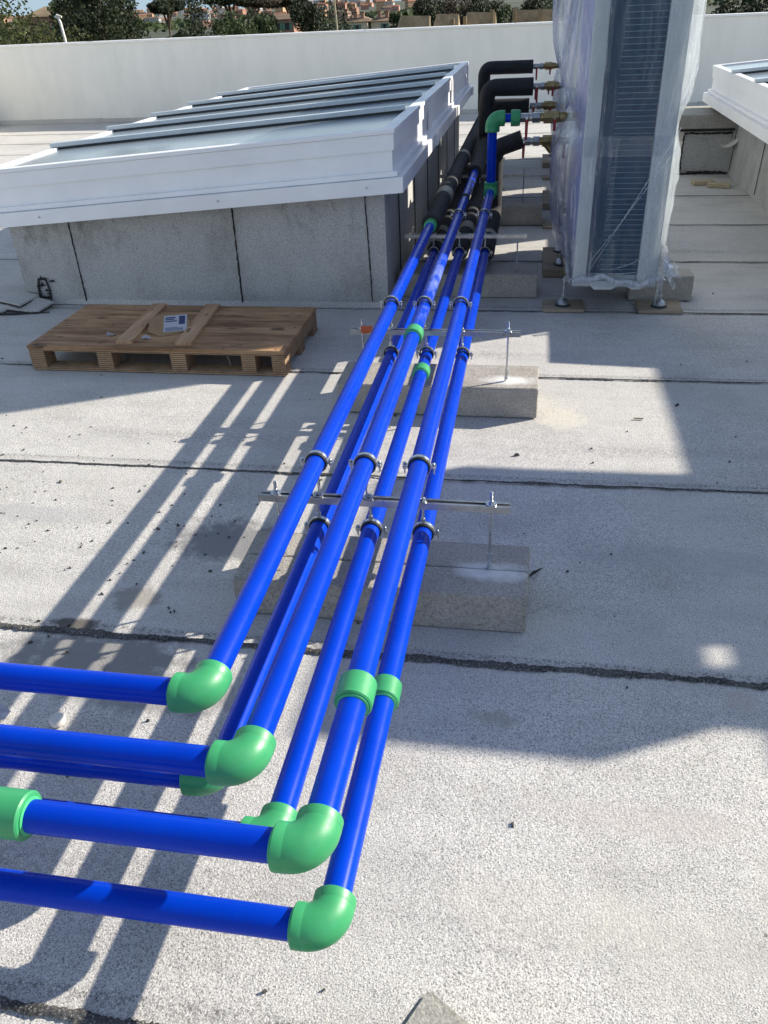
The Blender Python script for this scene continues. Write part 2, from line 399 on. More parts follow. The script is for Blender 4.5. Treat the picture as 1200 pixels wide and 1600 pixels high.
# ------------------------------------------------------------------ roof and its seams
X0, X1, Y0, Y1 = -9.75, 9.0, -7.0, 14.85
def grid_sheet():
    bm = bmesh.new(); nx, ny = 90, 110
    V = [[None]*(ny+1) for _ in range(nx+1)]
    for i in range(nx+1):
        for j in range(ny+1):
            x = X0+(X1-X0)*i/nx; y = Y0+(Y1-Y0)*j/ny
            z = .0025*math.sin(x*2.1+y*.7)*math.sin(y*1.7)
            V[i][j] = bm.verts.new((x, y, z-.003))
    for i in range(nx):
        for j in range(ny): bm.faces.new((V[i][j], V[i+1][j], V[i+1][j+1], V[i][j+1]))
    return bm
b = MB(); b.bm.free(); b.bm = grid_sheet()
roof = tag(b.build('roof', M['membrane'], smooth=True), kind='structure')
SEAMS = [(.668, .668), (1.715, 1.728), (2.742, 2.757), (3.79, 3.793), (4.80, 4.80), (5.90, 5.875), (6.97, 6.953), (8.09, 8.07), (9.16, 9.14), (10.2, 10.2), (11.25, 11.25), (12.3, 12.3), (13.35, 13.35), (-.37, -.38), (-1.42, -1.42)]
def seam(ya, yb, wide, name='seam', xa=X0+.05, xb=X1-.05):
    bm = bmesh.new(); rnd = random.Random(int(ya*1000)); x = xa; prev = None; k = 0
    w = wide; wob = 0
    while x < xb:
        t = (x-xa)/(xb-xa); wob = wob*.93 + rnd.uniform(-.0016, .0016)
        y = ya+(yb-ya)*min(1, max(0, (x+3)/5)) + wob + .004*math.sin(x*1.3)
        w = max(.0012, min(wide*1.8, w + rnd.uniform(-.0016, .0016) + (wide-w)*.10))
        wl = w*rnd.uniform(.65, 1.2); wr = w*rnd.uniform(.7, 1.15)
        cur = [bm.verts.new((x, y-wl, .0015)), bm.verts.new((x, y-wl*.4, .0045)), bm.verts.new((x, y+wr*.4, .005)), bm.verts.new((x, y+wr, .0015))]
        if prev:
            for a in range(3): bm.faces.new((prev[a], cur[a], cur[a+1], prev[a+1]))
        prev = cur; x += rnd.uniform(.004, .009) if abs(x) < 3.6 else .05
    b = MB(); b.bm.free(); b.bm = bm
    return b.build(name, M['bleed'], roof)
for i, (a, c) in enumerate(SEAMS):
    seam(a, c, (.011, .0135, .0065)[i] if i < 3 else .006)
# building body below the roof
b = MB(); b.box(X0-.25, X1+.25, Y0, Y1+.3, -9, -.02)
tag(b.build('roof_slab', M['wall']), kind='structure')
# loose grit on the roof
def grit():
    bm = bmesh.new(); r = random.Random(3)
    for k in range(270):
        if k < 150: x, y = r.uniform(-2.4, -.9), r.gauss(2.2, .45)
        else: x, y = r.uniform(-2.9, 1.4), r.uniform(.65, 5.2)
        s = r.uniform(.0014, .0038)*(1.7 if r.random() < .07 else 1)
        a = r.uniform(0, PI); l = r.uniform(1, 2.6)
        ca, sa = math.cos(a), math.sin(a)
        base = [(-s*l, -s), (s*l, -s*.7), (s*l*.8, s), (-s*l*.7, s*.8)]
        pts = [(x+u*ca-v*sa, y+u*sa+v*ca) for u, v in base]
        lo = [bm.verts.new((px, py, -.002)) for px, py in pts]; hi = [bm.verts.new((x+(px-x)*.6, y+(py-y)*.6, s*1.1)) for px, py in pts]
        bm.faces.new(hi)
        for i in range(4): bm.faces.new((lo[i], lo[(i+1)%4], hi[(i+1)%4], hi[i]))
    b = MB(); b.bm.free(); b.bm = bm
    return b.build('loose_grit', M['grit'])
tag(grit(), 'dark grit and bitumen crumbs scattered over the white roof sheets', 'grit', kind='stuff')

# ------------------------------------------------------------------ parapet walls
def parapet(name, x0, x1, y0, y1, h, label):
    t = thing(name, ((x0+x1)/2, (y0+y1)/2, 0), label, 'wall')
    MB().box(x0, x1, y0, y1, -.01, h).build('wall_body', M['wall'], t)
    lx, ly = x1-x0, y1-y0
    MB().box(x0-.02, x1+.02, y0-.025, y1+.025, h+.002, h+.035, bev=.004).build('coping', M['coping'], t)
    if lx > ly:
        for k in range(1, int(lx/2.4)):
            MB().box(x0+k*2.4-.003, x0+k*2.4+.003, y0-.027, y1+.02, h+.0355, h+.039).build('coping_joint', M['gasket'], t)
    return t
pw = parapet('parapet_wall', -9.98, 9.25, 14.85, 15.1, 1.21, 'long low white parapet wall closing the far end of the roof')
parapet('parapet_wall', -9.98, -9.73, Y0, 14.82, 1.21, 'white parapet wall along the left edge of the roof, cut by the left picture edge')
# membrane turned up at the wall foot, with peeling top edge
b = MB()
x = -9.7
rr = random.Random(5)
while x < 8.8:
    w = rr.uniform(.9, 1.1); h = rr.uniform(.05, .08)
    b.box(x, x+w-.006, 14.8+rr.uniform(0, .012), 14.845, 0, h); x += w
b.build('membrane_upstand', M['membrane_wall'], pw)

# ------------------------------------------------------------------ skylights
SL = .072   # fall towards -X
def skylight(xr, wid, yn, yf, zt, xc_r, label, nb=5, side_div=(), whole='front'):
    """xr right edge of frame, zt height of the frame top at xr, falls to the left"""
    xl = xr-wid
    t = thing('skylight', ((xl+xr)/2, yn, 0), label, 'skylight')
    zt_ = lambda x: zt-(xr-x)*SL
    def slab(x0, x1, y0, y1, lo, hi, name, m, bev=0):
        return MB().hexa([(x0,y0,zt_(x0)+lo),(x1,y0,zt_(x1)+lo),(x1,y1,zt_(x1)+lo),(x0,y1,zt_(x0)+lo),(x0,y0,zt_(x0)+hi),(x1,y0,zt_(x1)+hi),(x1,y1,zt_(x1)+hi),(x0,y1,zt_(x0)+hi)]).build(name, m, t)
    # curb
    cx0, cx1 = xl-.0+.0, xc_r
    cx0 = xl + .02
    e = .10
    cyn, cyf = yn+.10, yf-.10
    z = lambda x: zt_(x)-.30
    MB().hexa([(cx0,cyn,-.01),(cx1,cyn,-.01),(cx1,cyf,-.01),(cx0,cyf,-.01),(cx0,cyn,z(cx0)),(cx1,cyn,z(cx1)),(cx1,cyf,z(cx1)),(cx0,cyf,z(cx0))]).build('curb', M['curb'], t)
    # frame: upper band, lower band, protruding lip
    slab(xl, xr, yn, yf, -.20, -.012, 'frame', M['white_metal'])
    slab(xl-.012, xr+.012, yn-.012, yf+.012, -.088, -.006, 'upper_band', M['white_metal'])
    slab(xl-.030, xr+.030, yn-.030, yf+.030, -.222, -.196, 'drip_edge', M['white_metal'])
    slab(xl-.062, xr+.065, yn-.062, yf+.062, -.305, -.2245, 'lip', M['white_metal'])
    # rim round the glazing
    w = .055
    for (a0, a1, b0, b1) in ((xl-.02, xr+.02, yn-.02, yn+w), (xl-.02, xr+.02, yf-w, yf+.02), (xl-.02, xl+w*.6, yn+w, yf-w), (xr-w, xr+.02, yn+w, yf-w)):
        slab(a0, a1, b0, b1, -.004, .018, 'rim', M['white_metal'])
    # glass panes with bars between
    n = nb+1; L_ = (yf-w)-(yn+w); st = L_/n
    for k in range(n):
        y0 = yn+w+k*st+.004; y1 = yn+w+(k+1)*st-.004
        slab(xl+w*.6+.003, xr-w-.003, y0, y1, -.004, .006, 'pane', M['glass'])
    for k in range(1, n):
        yc = yn+w+k*st
        slab(xl-.01, xr-w-.004, yc-.036, yc+.036, .0065, .020, 'gasket', M['gasket'])
        slab(xl-.03, xr-w-.002, yc-.028, yc+.028, .0205, .047, 'glazing_bar', M['alu'])
    # side panels: stiles between recessed fields on the right flank, lower cap joints
    for (ya, yb) in side_div:
        slab(xr+.0125, xr+.024, ya, yb, -.195, -.01, 'stile', M['white_metal'])
        slab(xr+.0655, xr+.080, ya-.02, yb+.02, -.300, -.225, 'lip_joint', M['white_metal'])
    # screws along the lip
    for sx in (xl+.35, xl+1.5, xr-.14):
        MB().sweep([(sx, yn-.061, zt_(sx)-.262), (sx, yn-.068, zt_(sx)-.262)], .006, 8).build('screw', M['galv'], t, True)
    return t, zt_
sk, ztf = skylight(-.765, 2.52, 4.74, 10.05, 1.005, -.835, 'big sloping skylight left of the blue pipes, behind the plywood pallet', side_div=((6.35,6.43),(8.1,8.18),(9.9,9.98)))
# joints of the curb flashing, torn bitumen edges
def ragged(pts, w, name, m, parent, seed=1, nrm=(0,-1,0), th=.006):
    bm = bmesh.new(); r = random.Random(seed); P = [Vector(p) for p in pts]; nv = Vector(nrm)
    prev = None
    for a, c in zip(P, P[1:]):
        n = max(2, int((c-a).length/.02)); d = (c-a).normalized(); s = d.cross(nv).normalized()
        for i in range(n):
            q = a+(c-a)*(i/n); wl, wr = w*r.uniform(.3, 1.2), w*r.uniform(.3, 1.2)
            cur = [bm.verts.new(q-s*wl), bm.verts.new(q+nv*th), bm.verts.new(q+s*wr)]
            if prev:
                bm.faces.new((prev[0], cur[0], cur[1], prev[1])); bm.faces.new((prev[1], cur[1], cur[2], prev[2]))
            prev = cur
    b = MB(); b.bm.free(); b.bm = bm
    return b.build(name, m, parent)
cy = 4.838
for xx, dx, s in ((-2.85, .0, 1), (-1.765, -.012, 2)):
    ragged([(xx, cy, ztf(xx)-.31), (xx+dx, cy, .0)], .0065, 'flashing_joint', M['bitumen'], sk, s)
ragged([(-.95, cy, .66), (-.94, cy, .3), (-.935, cy, .02)], .005, 'flashing_joint', M['bitumen'], sk, 6)
for yy in (5.35, 6.1, 6.9, 7.7, 8.5, 9.3):
    ragged([(-.833, yy, .70), (-.833, yy+.01, .35), (-.833, yy, .0)], .008, 'flashing_joint', M['bitumen'], sk, int(yy*10), nrm=(1,0,0))
# sloped membrane fillet at the curb foot
MB().hexa([(-3.27,4.76,0),(-.80,4.76,0),(-.80,4.85,0),(-3.27,4.85,0),(-3.27,4.825,.004),(-.80,4.825,.004),(-.80,4.85,.05),(-3.27,4.85,.05)]).build('fillet', M['membrane_wall'], sk)
# torn flap of membrane with exposed bitumen left of the pallet
t = thing('membrane_flap', (-3.2, 4.78, 0), 'torn curling flap of roofing with black bitumen edge at left foot of the skylight curb', 'roofing scrap')
def crumple(cx, cy, rx, ry, hz, seed, z0=.004):
    bm = bmesh.new(); r = random.Random(seed); n = 14; rings = []
    for j in range(5):
        f = j/4
        rings.append([bm.verts.new((cx+rx*f*math.cos(2*PI*k/n)*(1+.25*r.uniform(-1,1)), cy+ry*f*math.sin(2*PI*k/n)*(1+.25*r.uniform(-1,1)), z0+hz*(1-f)*r.uniform(.4,1.1)+(r.uniform(0,.02) if j==4 else 0))) for k in range(n)])
    for r0, r1 in zip(rings, rings[1:]):
        for k in range(n): bm.faces.new((r0[k], r0[(k+1)%n], r1[(k+1)%n], r1[k]))
    b = MB(); b.bm.free(); b.bm = bm; return b
MB().sweep([(-3.02,4.655,.004),(-3.25,4.60,.006),(-3.50,4.58,.010),(-3.60,4.62,.022),(-3.54,4.70,.034),(-3.42,4.78,.040),(-3.30,4.86,.05)], [.004,.007,.009,.008,.006,.006,.004], 6).build('bitumen_strip', M['bitumen'], t)
for k, q in enumerate((((-3.52,4.62,.012),(-3.36,4.60,.008),(-3.24,4.74,.050),(-3.40,4.80,.052)), ((-3.35,4.66,.030),(-3.10,4.64,.012),(-3.04,4.76,.040),(-3.26,4.80,.075)), ((-3.40,4.72,.06),(-3.22,4.66,.05),(-3.16,4.80,.07),(-3.30,4.83,.085)))):
    lo = [Vector(p)-Vector((0,0,.012)) for p in q]
    MB().hexa(lo+[Vector(p) for p in q]).build('flap_sheet', M['membrane_wall'], t)
    MB().hexa([p-Vector((0,.012,.008)) for p in lo]+[p-Vector((0,.006,.0005)) for p in lo]).build('flap_underside', M['bitumen'], t)
rr = random.Random(4)
for k in range(9):
    x, z = rr.uniform(-3.17, -3.05), rr.uniform(.02, .17)
    crumple(x, 4.832, rr.uniform(.008,.02), rr.uniform(.006,.012), rr.uniform(.01,.035), 60+k, z).build('bitumen_blob', M['bitumen'], t)
MB().sweep([(-3.165,4.83,.0),(-3.165,4.828,.10),(-3.15,4.828,.165),(-3.10,4.828,.17),(-3.09,4.83,.09),(-3.10,4.83,.0)], [.010,.008,.007,.007,.006,.006], 6).build('bitumen_drip', M['bitumen'], t)
sk2, ztf2 = skylight(1.75+3.1, 3.1, 4.80, 9.62, .92+3.1*SL, 1.75+2.95, 'second skylight, its left end entering at the right edge of the photo', nb=4)
for c in kids(sk2):
    if c.name.startswith('curb'):   # deeper overhang on its left side
        for v in c.data.vertices:
            if v.co.x < 0: v.co.x += .17
for yy in (7.85, 6.9, 9.0):
    ragged([(1.936, yy, .62), (1.934, yy+.02, .3), (1.934, yy+.05, .02)], .008, 'flashing_joint', M['bitumen'], sk2, int(yy*7), nrm=(-1,0,0))

# small upstand with concrete cap between heat pumps and second skylight
t = thing('capped_upstand', (1.75, 9.3, 0), 'low grey roof upstand under a thick concrete cap slab, beside the second skylight', 'upstand')
MB().box(1.47, 1.96, 9.18, 9.7, -.01, .40, bev=.01).build('upstand_body', M['curb'], t)
MB().box(1.25, 1.99, 9.08, 9.8, .425, .555, bev=.012).build('cap_slab', M['concrete_top'], t)
MB().box(1.30, 1.95, 9.12, 9.76, .401, .4245).build('cap_bed', M['bitumen'], t)
ragged([(1.455, 9.14, .0), (1.6, 9.15, .012), (1.8, 9.16, .012), (2.0, 9.14, .0)], .018, 'bitumen_edge', M['bitumen'], t, 3, nrm=(0,-1,0), th=.02)
ragged([(1.955, 9.176, .02), (1.95, 9.176, .38)], .014, 'bitumen_edge', M['bitumen'], t, 4)
ragged([(1.48, 9.176, .02), (1.475, 9.176, .38)], .010, 'bitumen_edge', M['bitumen'], t, 5)
ragged([(1.48, 9.176, .375), (1.95, 9.176, .372)], .012, 'bitumen_edge', M['bitumen'], t, 8)
# half-round spout
t = thing('metal_spout', (1.86, 8.98, .3), 'curved white sheet metal spout sticking out under the second skylight', 'spout')
b = MB(); bm = b.bm; prev = None
for i in range(13):
    a = -PI*.05 - PI*.55*i/12
    cx, cz = 1.84, .41
    p = [(cx+.12*math.cos(a), 8.90, cz+.13*math.sin(a)), (cx+.12*math.cos(a), 9.05, cz+.13*math.sin(a)), (cx+.115*math.cos(a), 9.05, cz+.125*math.sin(a)), (cx+.115*math.cos(a), 8.90, cz+.125*math.sin(a))]
    cur = [bm.verts.new(q) for q in p]
    if prev:
        for k in range(4): bm.faces.new((prev[k], cur[k], cur[(k+1)%4], prev[(k+1)%4]))
    else: bm.faces.new(cur)
    prev = cur
bm.faces.new(prev)
b.build('spout_shell', M['white_metal_dirty'], t, True)
# wood scraps by the second skylight
for (x, y, a, lab) in ((1.62, 8.62, .2, 'flat pale wood scrap lying behind its twin near the capped upstand'), (1.74, 8.48, -.25, 'pale wood scrap nearest the camera, lying before the capped upstand')):
    mt = Matrix.Translation((x, y, 0)) @ Matrix.Rotation(a, 4, 'Z')
    tag(MB().box(-.10, .10, -.05, .05, .0, .035, mt, bev=.004).build('wood_scrap', M['scrapwood'], loc=(x, y, 0)), lab, 'wood scrap', 'wood scraps by the capped upstand')

# ------------------------------------------------------------------ concrete blocks under the supports
def block(x0, x1, y0, y1, h, label, group='concrete blocks carrying the pipe supports', m='concrete', seed=0):
    b = MB(); b.box(x0, x1, y0, y1, 0, h, bev=.007)
    bmesh.ops.subdivide_edges(b.bm, edges=list(b.bm.edges), cuts=3, use_grid_fill=True)
    r = random.Random(seed)
    for v in b.bm.verts: v.co += Vector((r.uniform(-1,1), r.uniform(-1,1), r.uniform(-.6,.6)))*.0016
    for v in b.bm.verts: v.co.z = max(v.co.z, -.003)
    return tag(b.build('concrete_block', M[m], loc=((x0+x1)/2, (y0+y1)/2, 0)), label, 'concrete block', group)
block(-.84, .05, 1.865, 1.997, .132, 'front concrete block of the pair under the nearest rail, with a dark front face', seed=1)
block(-.84, .055, 2.0, 2.135, .131, 'rear concrete block of the pair under the nearest rail, white dust on top', seed=2)
block(-.83, .076, 3.331, 3.60, .142, 'concrete block under the second rail, sunlit top and shaded front', seed=3)
block(-.80, .067, 5.06, 5.33, .145, 'concrete block in shade under the third rail, left of the front board', seed=4)
block(-.78, .093, 6.98, 7.26, .150, 'concrete block under the farthest visible rail', seed=5)
block(.62, .985, 5.03, 5.22, .150, 'concrete block behind the right front board under the heat pump', 'blocks under the heat pumps', seed=6)
# broken block corner at the bottom edge of the picture
t = MB()
t.hexa([(-.111,.753,0),(-.30,.40,0),(.05,.32,0),(.22,.55,0),(-.111,.753,.125),(-.30,.40,.125),(.05,.32,.125),(.22,.55,.125)])
bmesh.ops.bevel(t.bm, geom=list(t.bm.edges), offset=.010, segments=2, affect='EDGES')
bmesh.ops.subdivide_edges(t.bm, edges=list(t.bm.edges), cuts=2, use_grid_fill=True)
for v in t.bm.verts: v.co += Vector((R.uniform(-1,1), R.uniform(-1,1), 0))*.002
tag(t.build('concrete_block', M['concrete_top'], loc=(0, .5, 0)), 'pitted grey concrete block whose corner pokes up at the bottom edge', 'concrete block')

# ------------------------------------------------------------------ pipe supports
ZU, ZL, ZR = .478, .252, .362      # upper pipes, lower pipes, rail top
XU = (-.576, -.431, -.274); XL = (-.585, -.424, -.265)
PR = .0272
def clamp_at(t, x, y, z, up):
    c = MB()
    ang = [2*PI*k/28 for k in range(28)]
    def ring(ri, ro, y0, y1):
        b = MB(); bm = b.bm; vs = []
        for a in ang:
            ca, sa = math.cos(a), math.sin(a)
            vs.append([bm.verts.new((x+r_*ca, yy, z+r_*sa)) for r_, yy in ((ri,y0),(ro,y0),(ro,y1),(ri,y1))])
        for i in range(28):
            p, n = vs[i], vs[(i+1)%28]
            for k in range(4): bm.faces.new((p[k], n[k], n[(k+1)%4], p[(k+1)%4]))
        return b
    cl = ring(PR+.0045, PR+.0072, y-.0065, y+.0065)
    for s in (-1, 1):   # ears
        cl.box(x+s*(PR+.0065)-.0005 if s > 0 else x-(PR+.021), x+(PR+.021) if s > 0 else x-(PR+.006), y-.0065, y+.0065, z+.0015, z+.0045)
        cl.box(x+(PR+.006) if s > 0 else x-(PR+.021), x+(PR+.021) if s > 0 else x-(PR+.006), y-.0065, y+.0065, z-.0045, z-.0015)
    ob = cl.build('clamp', M['zinc'], t, True)
    ring(PR+.0002, PR+.0050, y-.0125, y+.0125).build('rubber_liner', M['rubber'], ob, True)
    for s in (-1, 1):
        sx = x+s*(PR+.015)
        b = MB(); b.sweep([(sx, y, z-.024), (sx, y, z+.012)], .0026, 8)
        b.sweep([(sx, y, z+.0046), (sx, y, z+.0095)], .0062, 6)
        b.sweep([(sx, y, z-.0095), (sx, y, z-.0046)], .0058, 6)
        b.build('screw', M['zinc'], ob)
    b = MB()
    if up: b.sweep([(x, y, ZR-.02), (x, y, z-PR-.006)], .0042, 10)
    else: b.sweep([(x, y, z+PR+.006), (x, y, ZR+.012)], .0042, 10)
    zz = z-PR-.014 if up else z+PR+.014
    b.sweep([(x, y, zz-.008), (x, y, zz+.008)], .0078, 6)
    b.build('hanger_rod', M['zinc'], ob)
    b = MB(); b.sweep([(x, y, ZR+.001), (x, y, ZR+.004)], .0125, 16); b.sweep([(x, y, ZR+.004), (x, y, ZR+.011)], .0085, 6)
    b.build('nut', M['zinc'], ob)
def support(y, label, ztop):
    t = thing('pipe_support', (0, y, 0), label, 'pipe support', 'rail supports carrying the blue pipes')
    # C rail, open slot on top
    xa, xb = -.765, -.012
    b = MB(); w, h, k = .0155, .021, .0022
    b.box(xa, xb, y-w, y-w+k, ZR-h, ZR); b.box(xa, xb, y+w-k, y+w, ZR-h, ZR); b.box(xa, xb, y-w+k, y+w-k, ZR-h, ZR-h+k)
    b.box(xa, xb, y-w+k, y-w+.0095, ZR-k, ZR-.0002); b.box(xa, xb, y+w-.0095, y+w-k, ZR-k, ZR-.0002)
    b.build('rail', M['galv'], t)
    for x in (-.712, -.066):
        b = MB(); zz = .13; n = 60
        b.sweep([(x+.0, y, zz+.03), (x, y, ZR+.042)], .0044, 10)
        # thread ridges near the top
        for q in range(9): b.sweep([(x, y, ZR+.012+q*.0033), (x, y, ZR+.0137+q*.0033)], .0049, 8)
        r = b.build('threaded_rod', M['zinc'], t)
        b = MB(); b.sweep([(x, y, ZR+.0005), (x, y, ZR+.003)], .0165, 16); b.sweep([(x, y, ZR+.003), (x, y, ZR+.011)], .0090, 6)
        b.build('nut', M['zinc'], r)
        b = MB(); b.sweep([(x, y, .150), (x, y, .190)], .0072, 8); b.sweep([(x, y, .142), (x, y, .150)], .0095, 6); b.sweep([(x-.006, y+.002, .128), (x, y, .143)], .0048, 8)
        b.build('anchor', M['zinc'], r)
    for x in XU: clamp_at(t, x, y, ZU, True)
    for x in XL: clamp_at(t, x, y, ZL, False)
    return t
sp = support(2.0, 'nearest rail support with two threaded rods, standing on the dusty block pair', .13)
for y, lab in ((3.412, 'second rail support from the camera, with an orange scrap on its left end'), (5.14, 'third rail support, just before the black foam sleeves start'), (7.14, 'farthest rail support, half hidden behind black foam sleeves')):
    c = copy_tree(sp); c.location = (0, y, .012 if y < 4 else .008); c['label'] = lab
b = MB(); b.hexa([(-.715,3.385,.372),(-.662,3.388,.374),(-.672,3.400,.360),(-.70,3.400,.350),(-.715,3.40,.392),(-.662,3.401,.392),(-.672,3.404,.39),(-.70,3.404,.39)])
tag(b.build('plastic_scrap', M['orange'], loc=(-.69, 3.39, .37)), 'small orange plastic scrap wedged on the left end of the second rail', 'scrap')

# ------------------------------------------------------------------ pipes
FR = .0388
def tube(t, pts, r=PR, m='blue', name='pipe', seg=32):
    return MB().sweep(pts, r, seg).build(name, M[m], t, True)
def elbow(t, c, a, b_, name='elbow', r=FR, leg=.061, br=.0405):
    c, a, b_ = Vector(c), Vector(a).normalized(), Vector(b_).normalized()
    path = [c+a*leg, c+a*(leg-.003)] + arc(c, a, b_, br, 12)[0:0]
    pts = [c+a*leg, c+a*(leg-.0025), c+a*(br+.001)] + arc(c, a, b_, br, 12) + [c+b_*(br+.001), c+b_*(leg-.0025), c+b_*leg]
    # drop near duplicates
    q = [pts[0]]
    for p in pts[1:]:
        if (p-q[-1]).length > 1e-4: q.append(p)
    rs = [r]*len(q); rs[0] = r-.003; rs[-1] = r-.003
    # faint parting step of the socket, then the round knee
    k1 = q[2]; q2, r2 = [q[0], q[1], k1-(-a)*.0, ], [rs[0], r, r]
    q2 += [c+a*(br+.0003)]; r2 += [r-.0003]
    mid = arc(c, a, b_, br, 16)
    q2 += mid; r2 += [r-.0003+.0006*math.sin(PI*k/16) for k in range(17)]
    q2 += [c+b_*(br+.0003), q[-3], q[-2], q[-1]]; r2 += [r-.0003, r, r, rs[-1]]
    q3, r3 = [q2[0]], [r2[0]]
    for p, v in zip(q2[1:], r2[1:]):
        if (p-q3[-1]).length > 1e-4: q3.append(p); r3.append(v)
    e = MB().sweep(q3, r3, 40).build(name, M['green'], t, True)
    for d in (a, b_):
        MB().sweep([c+d*(leg-.0008), c+d*(leg+.0022), c+d*(leg+.004)], [PR+.0042, PR+.0042, PR+.0012], 32).build('weld_bead', M['green_rim'], e, True)
    return e
def coupling(t, c, d, ln=.058, r=.0372, name='coupling'):
    c, d = Vector(c), Vector(d).normalized(); h = ln/2
    e = MB().sweep([c-d*h, c-d*(h-.003), c+d*(h-.003), c+d*h], [r-.003, r, r, r-.003], 36).build(name, M['green'], t, True)
    for s in (-1, 1):
        MB().sweep([c+d*s*(h-.001), c+d*s*(h+.0022), c+d*s*(h+.004)], [PR+.0042, PR+.0042, PR+.0012], 32).build('weld_bead', M['green_rim'], e, True)
    return e
def sleeve(t, pts, r=.052, r2=None, seed=1, name='foam_sleeve', seg=28):
    """foam sleeve with slightly uneven thickness"""
    rnd = random.Random(seed); P = [Vector(p) for p in pts]; Q = []
    for a, c in zip(P, P[1:]):
        n = max(1, int((c-a).length/.06))
        for i in range(n): Q.append(a+(c-a)*(i/n))
    Q.append(P[-1])
    v = r; rs = []
    for q in Q:
        tr_ = r2 if (r2 and q.z > Q[0].z+.04) else r
        v += rnd.uniform(-.0012, .0012) + (tr_-v)*.35; rs.append(v)
    Q = [Q[0]] + Q + [Q[-1]]; rs = [PR+.002] + rs + [PR+.002]
    # avoid zero length at caps
    Q[0] = Q[1] + (Q[1]-Q[2]).normalized()*.0005; Q[-1] = Q[-2] + (Q[-2]-Q[-3]).normalized()*.0005
    return MB().sweep(Q, rs, seg).build(name, M['foam'], t, True)
def tape(t, c, d, ln=.10, r=.0545):
    c, d = Vector(c), Vector(d).normalized()
    return MB().sweep([c-d*ln/2, c-d*(ln/2-.002), c+d*(ln/2-.002), c+d*ln/2], [r-.003, r, r, r-.003], 28).build('joint_tape', M['tape'], t, True)
def bend_path(p0, p1, p2, r=.07, n=10):
    p0, p1, p2 = Vector(p0), Vector(p1), Vector(p2)
    a = (p0-p1).normalized(); b_ = (p2-p1).normalized()
    # circular fillet for any angle
    ang = a.angle(b_); d = r/math.tan(ang/2)
    s = p1+a*d; e = p1+b_*d; cen = p1+(a+b_).normalized()*(r/math.sin(ang/2))
    u = s-cen; w = e-cen; out = []
    th = u.angle(w)
    for i in range(n+1):
        f = i/n; out.append(cen+(u*math.sin((1-f)*th)+w*math.sin(f*th))/math.sin(th))
    return out
def route(pts, r=.07, n=10):
    out = [Vector(pts[0])]
    for i in range(1, len(pts)-1): out += bend_path(pts[i-1], pts[i], pts[i+1], r, n)
    out.append(Vector(pts[-1])); return out
def fittings(t, x0, x1, y, z, seed=0, strainer=False):
    """steel unions and a brass valve with hanging red lever, running along +X"""
    ln = x1-x0; f = lambda k: x0+ln*k
    seg = [(0, .16, .023, 'galv', 6), (.16, .22, .018, 'galv', 16), (.22, .36, .026, 'galv', 6), (.36, .42, .020, 'brass', 16), (.42, .70, .029, 'brass', 8), (.70, .82, .024, 'brass', 16), (.82, 1.0, .021, 'brass' if seed % 2 else 'galv', 6)]
    b1 = MB(); b2 = MB()
    for a, c, r, m, sg in seg:
        r *= 1.3
        (b1 if m == 'galv' else b2).sweep([(f(a), y, z), (f(a)+.002, y, z), (f(c)-.002, y, z), (f(c), y, z)], [r*.9, r, r, r*.9], sg)
    b1.build('steel_union', M['galv'], t)
    v = b2.build('brass_valve', M['brass'], t)
    xs = [f(.12), f(.62)] if seed != 3 else [f(.02), f(.9)]
    for i, xh in enumerate(xs[:2]):
        hl = (.11, .06)[i] if seed != 3 else (.085, .09)[i]
        MB().hexa([(xh-.008,y-.034,z-.02-hl),(xh+.008,y-.034,z-.02-hl),(xh+.008,y-.030,z-.02-hl),(xh-.008,y-.030,z-.02-hl),(xh-.011,y-.034,z),(xh+.011,y-.034,z),(xh+.011,y-.030,z),(xh-.011,y-.030,z)]).build('lever', M['red'], v)
        MB().sweep([(xh, y-.036, z), (xh, y-.018, z)], .008, 8).build('lever_bolt', M['zinc'], v)
    if strainer:
        MB().sweep([(f(.45), y, z), (f(.62), y-.01, z-.065), (f(.64), y-.012, z-.075)], [.022, .020, .012], 8).build('strainer', M['brass'], v)
XE = -1.6       # how far the left-hand runs go (beyond the picture)
NEAR = {'B': -.010, 'C': -.010, 'F': -.012}
def xat(key, x, y): return x+NEAR.get(key, 0)*max(0, (2.0-y)/1.1)
def blue_run(key, x, z, ye, zl, label, far, m='blue', xe=XE, xgap=None):
    xf = x; x = xat(key, x, ye)
    t = thing('water_pipe', (x, ye, z), label, 'pipe', 'blue pipes with green elbows')
    tube(t, [(x, ye+.045, z), (xf, 2.0, z), (xf, far, z)], m=m)
    if xgap: tube(t, [(x-.045, ye, z), (xe, ye, z)])
    else: tube(t, [(x-.045, ye, z), (xe, ye, z)])
    elbow(t, (x, ye, z), (-1,0,0), (0,1,0))
    return t
# upper left (sleeved, to the farthest unit)
A = blue_run('A', XU[0], ZU, 1.056, ZU, 'leftmost upper blue pipe, its green elbow the farthest back of the upper three', 4.96)
coupling(A, (XU[0], 4.90, ZU), (0,1,0), .07, .037)
rt = route([(XU[0], 4.93, ZU), (XU[0], 10.1, ZU), (XU[0], 10.1, .95), (-.05, 10.1, .95)], .075)
sleeve(A, rt, .054, .067, seed=2)
tape(A, (XU[0], 5.72, ZU), (0,1,0), .17, .0565); tape(A, (XU[0], 7.3, ZU), (0,1,0), .12, .0565)
MB().sweep([(XU[0], 5.5, ZU), (XU[0], 5.515, ZU)], .0555, 28).build('sleeve_seam', M['foam_core'], A, True)
tube(A, [(-.06, 10.1, .95), (.0, 10.1, .95)], .024, 'galv', 'nipple'); fittings(A, -.045, .24, 10.1, .95, 1)
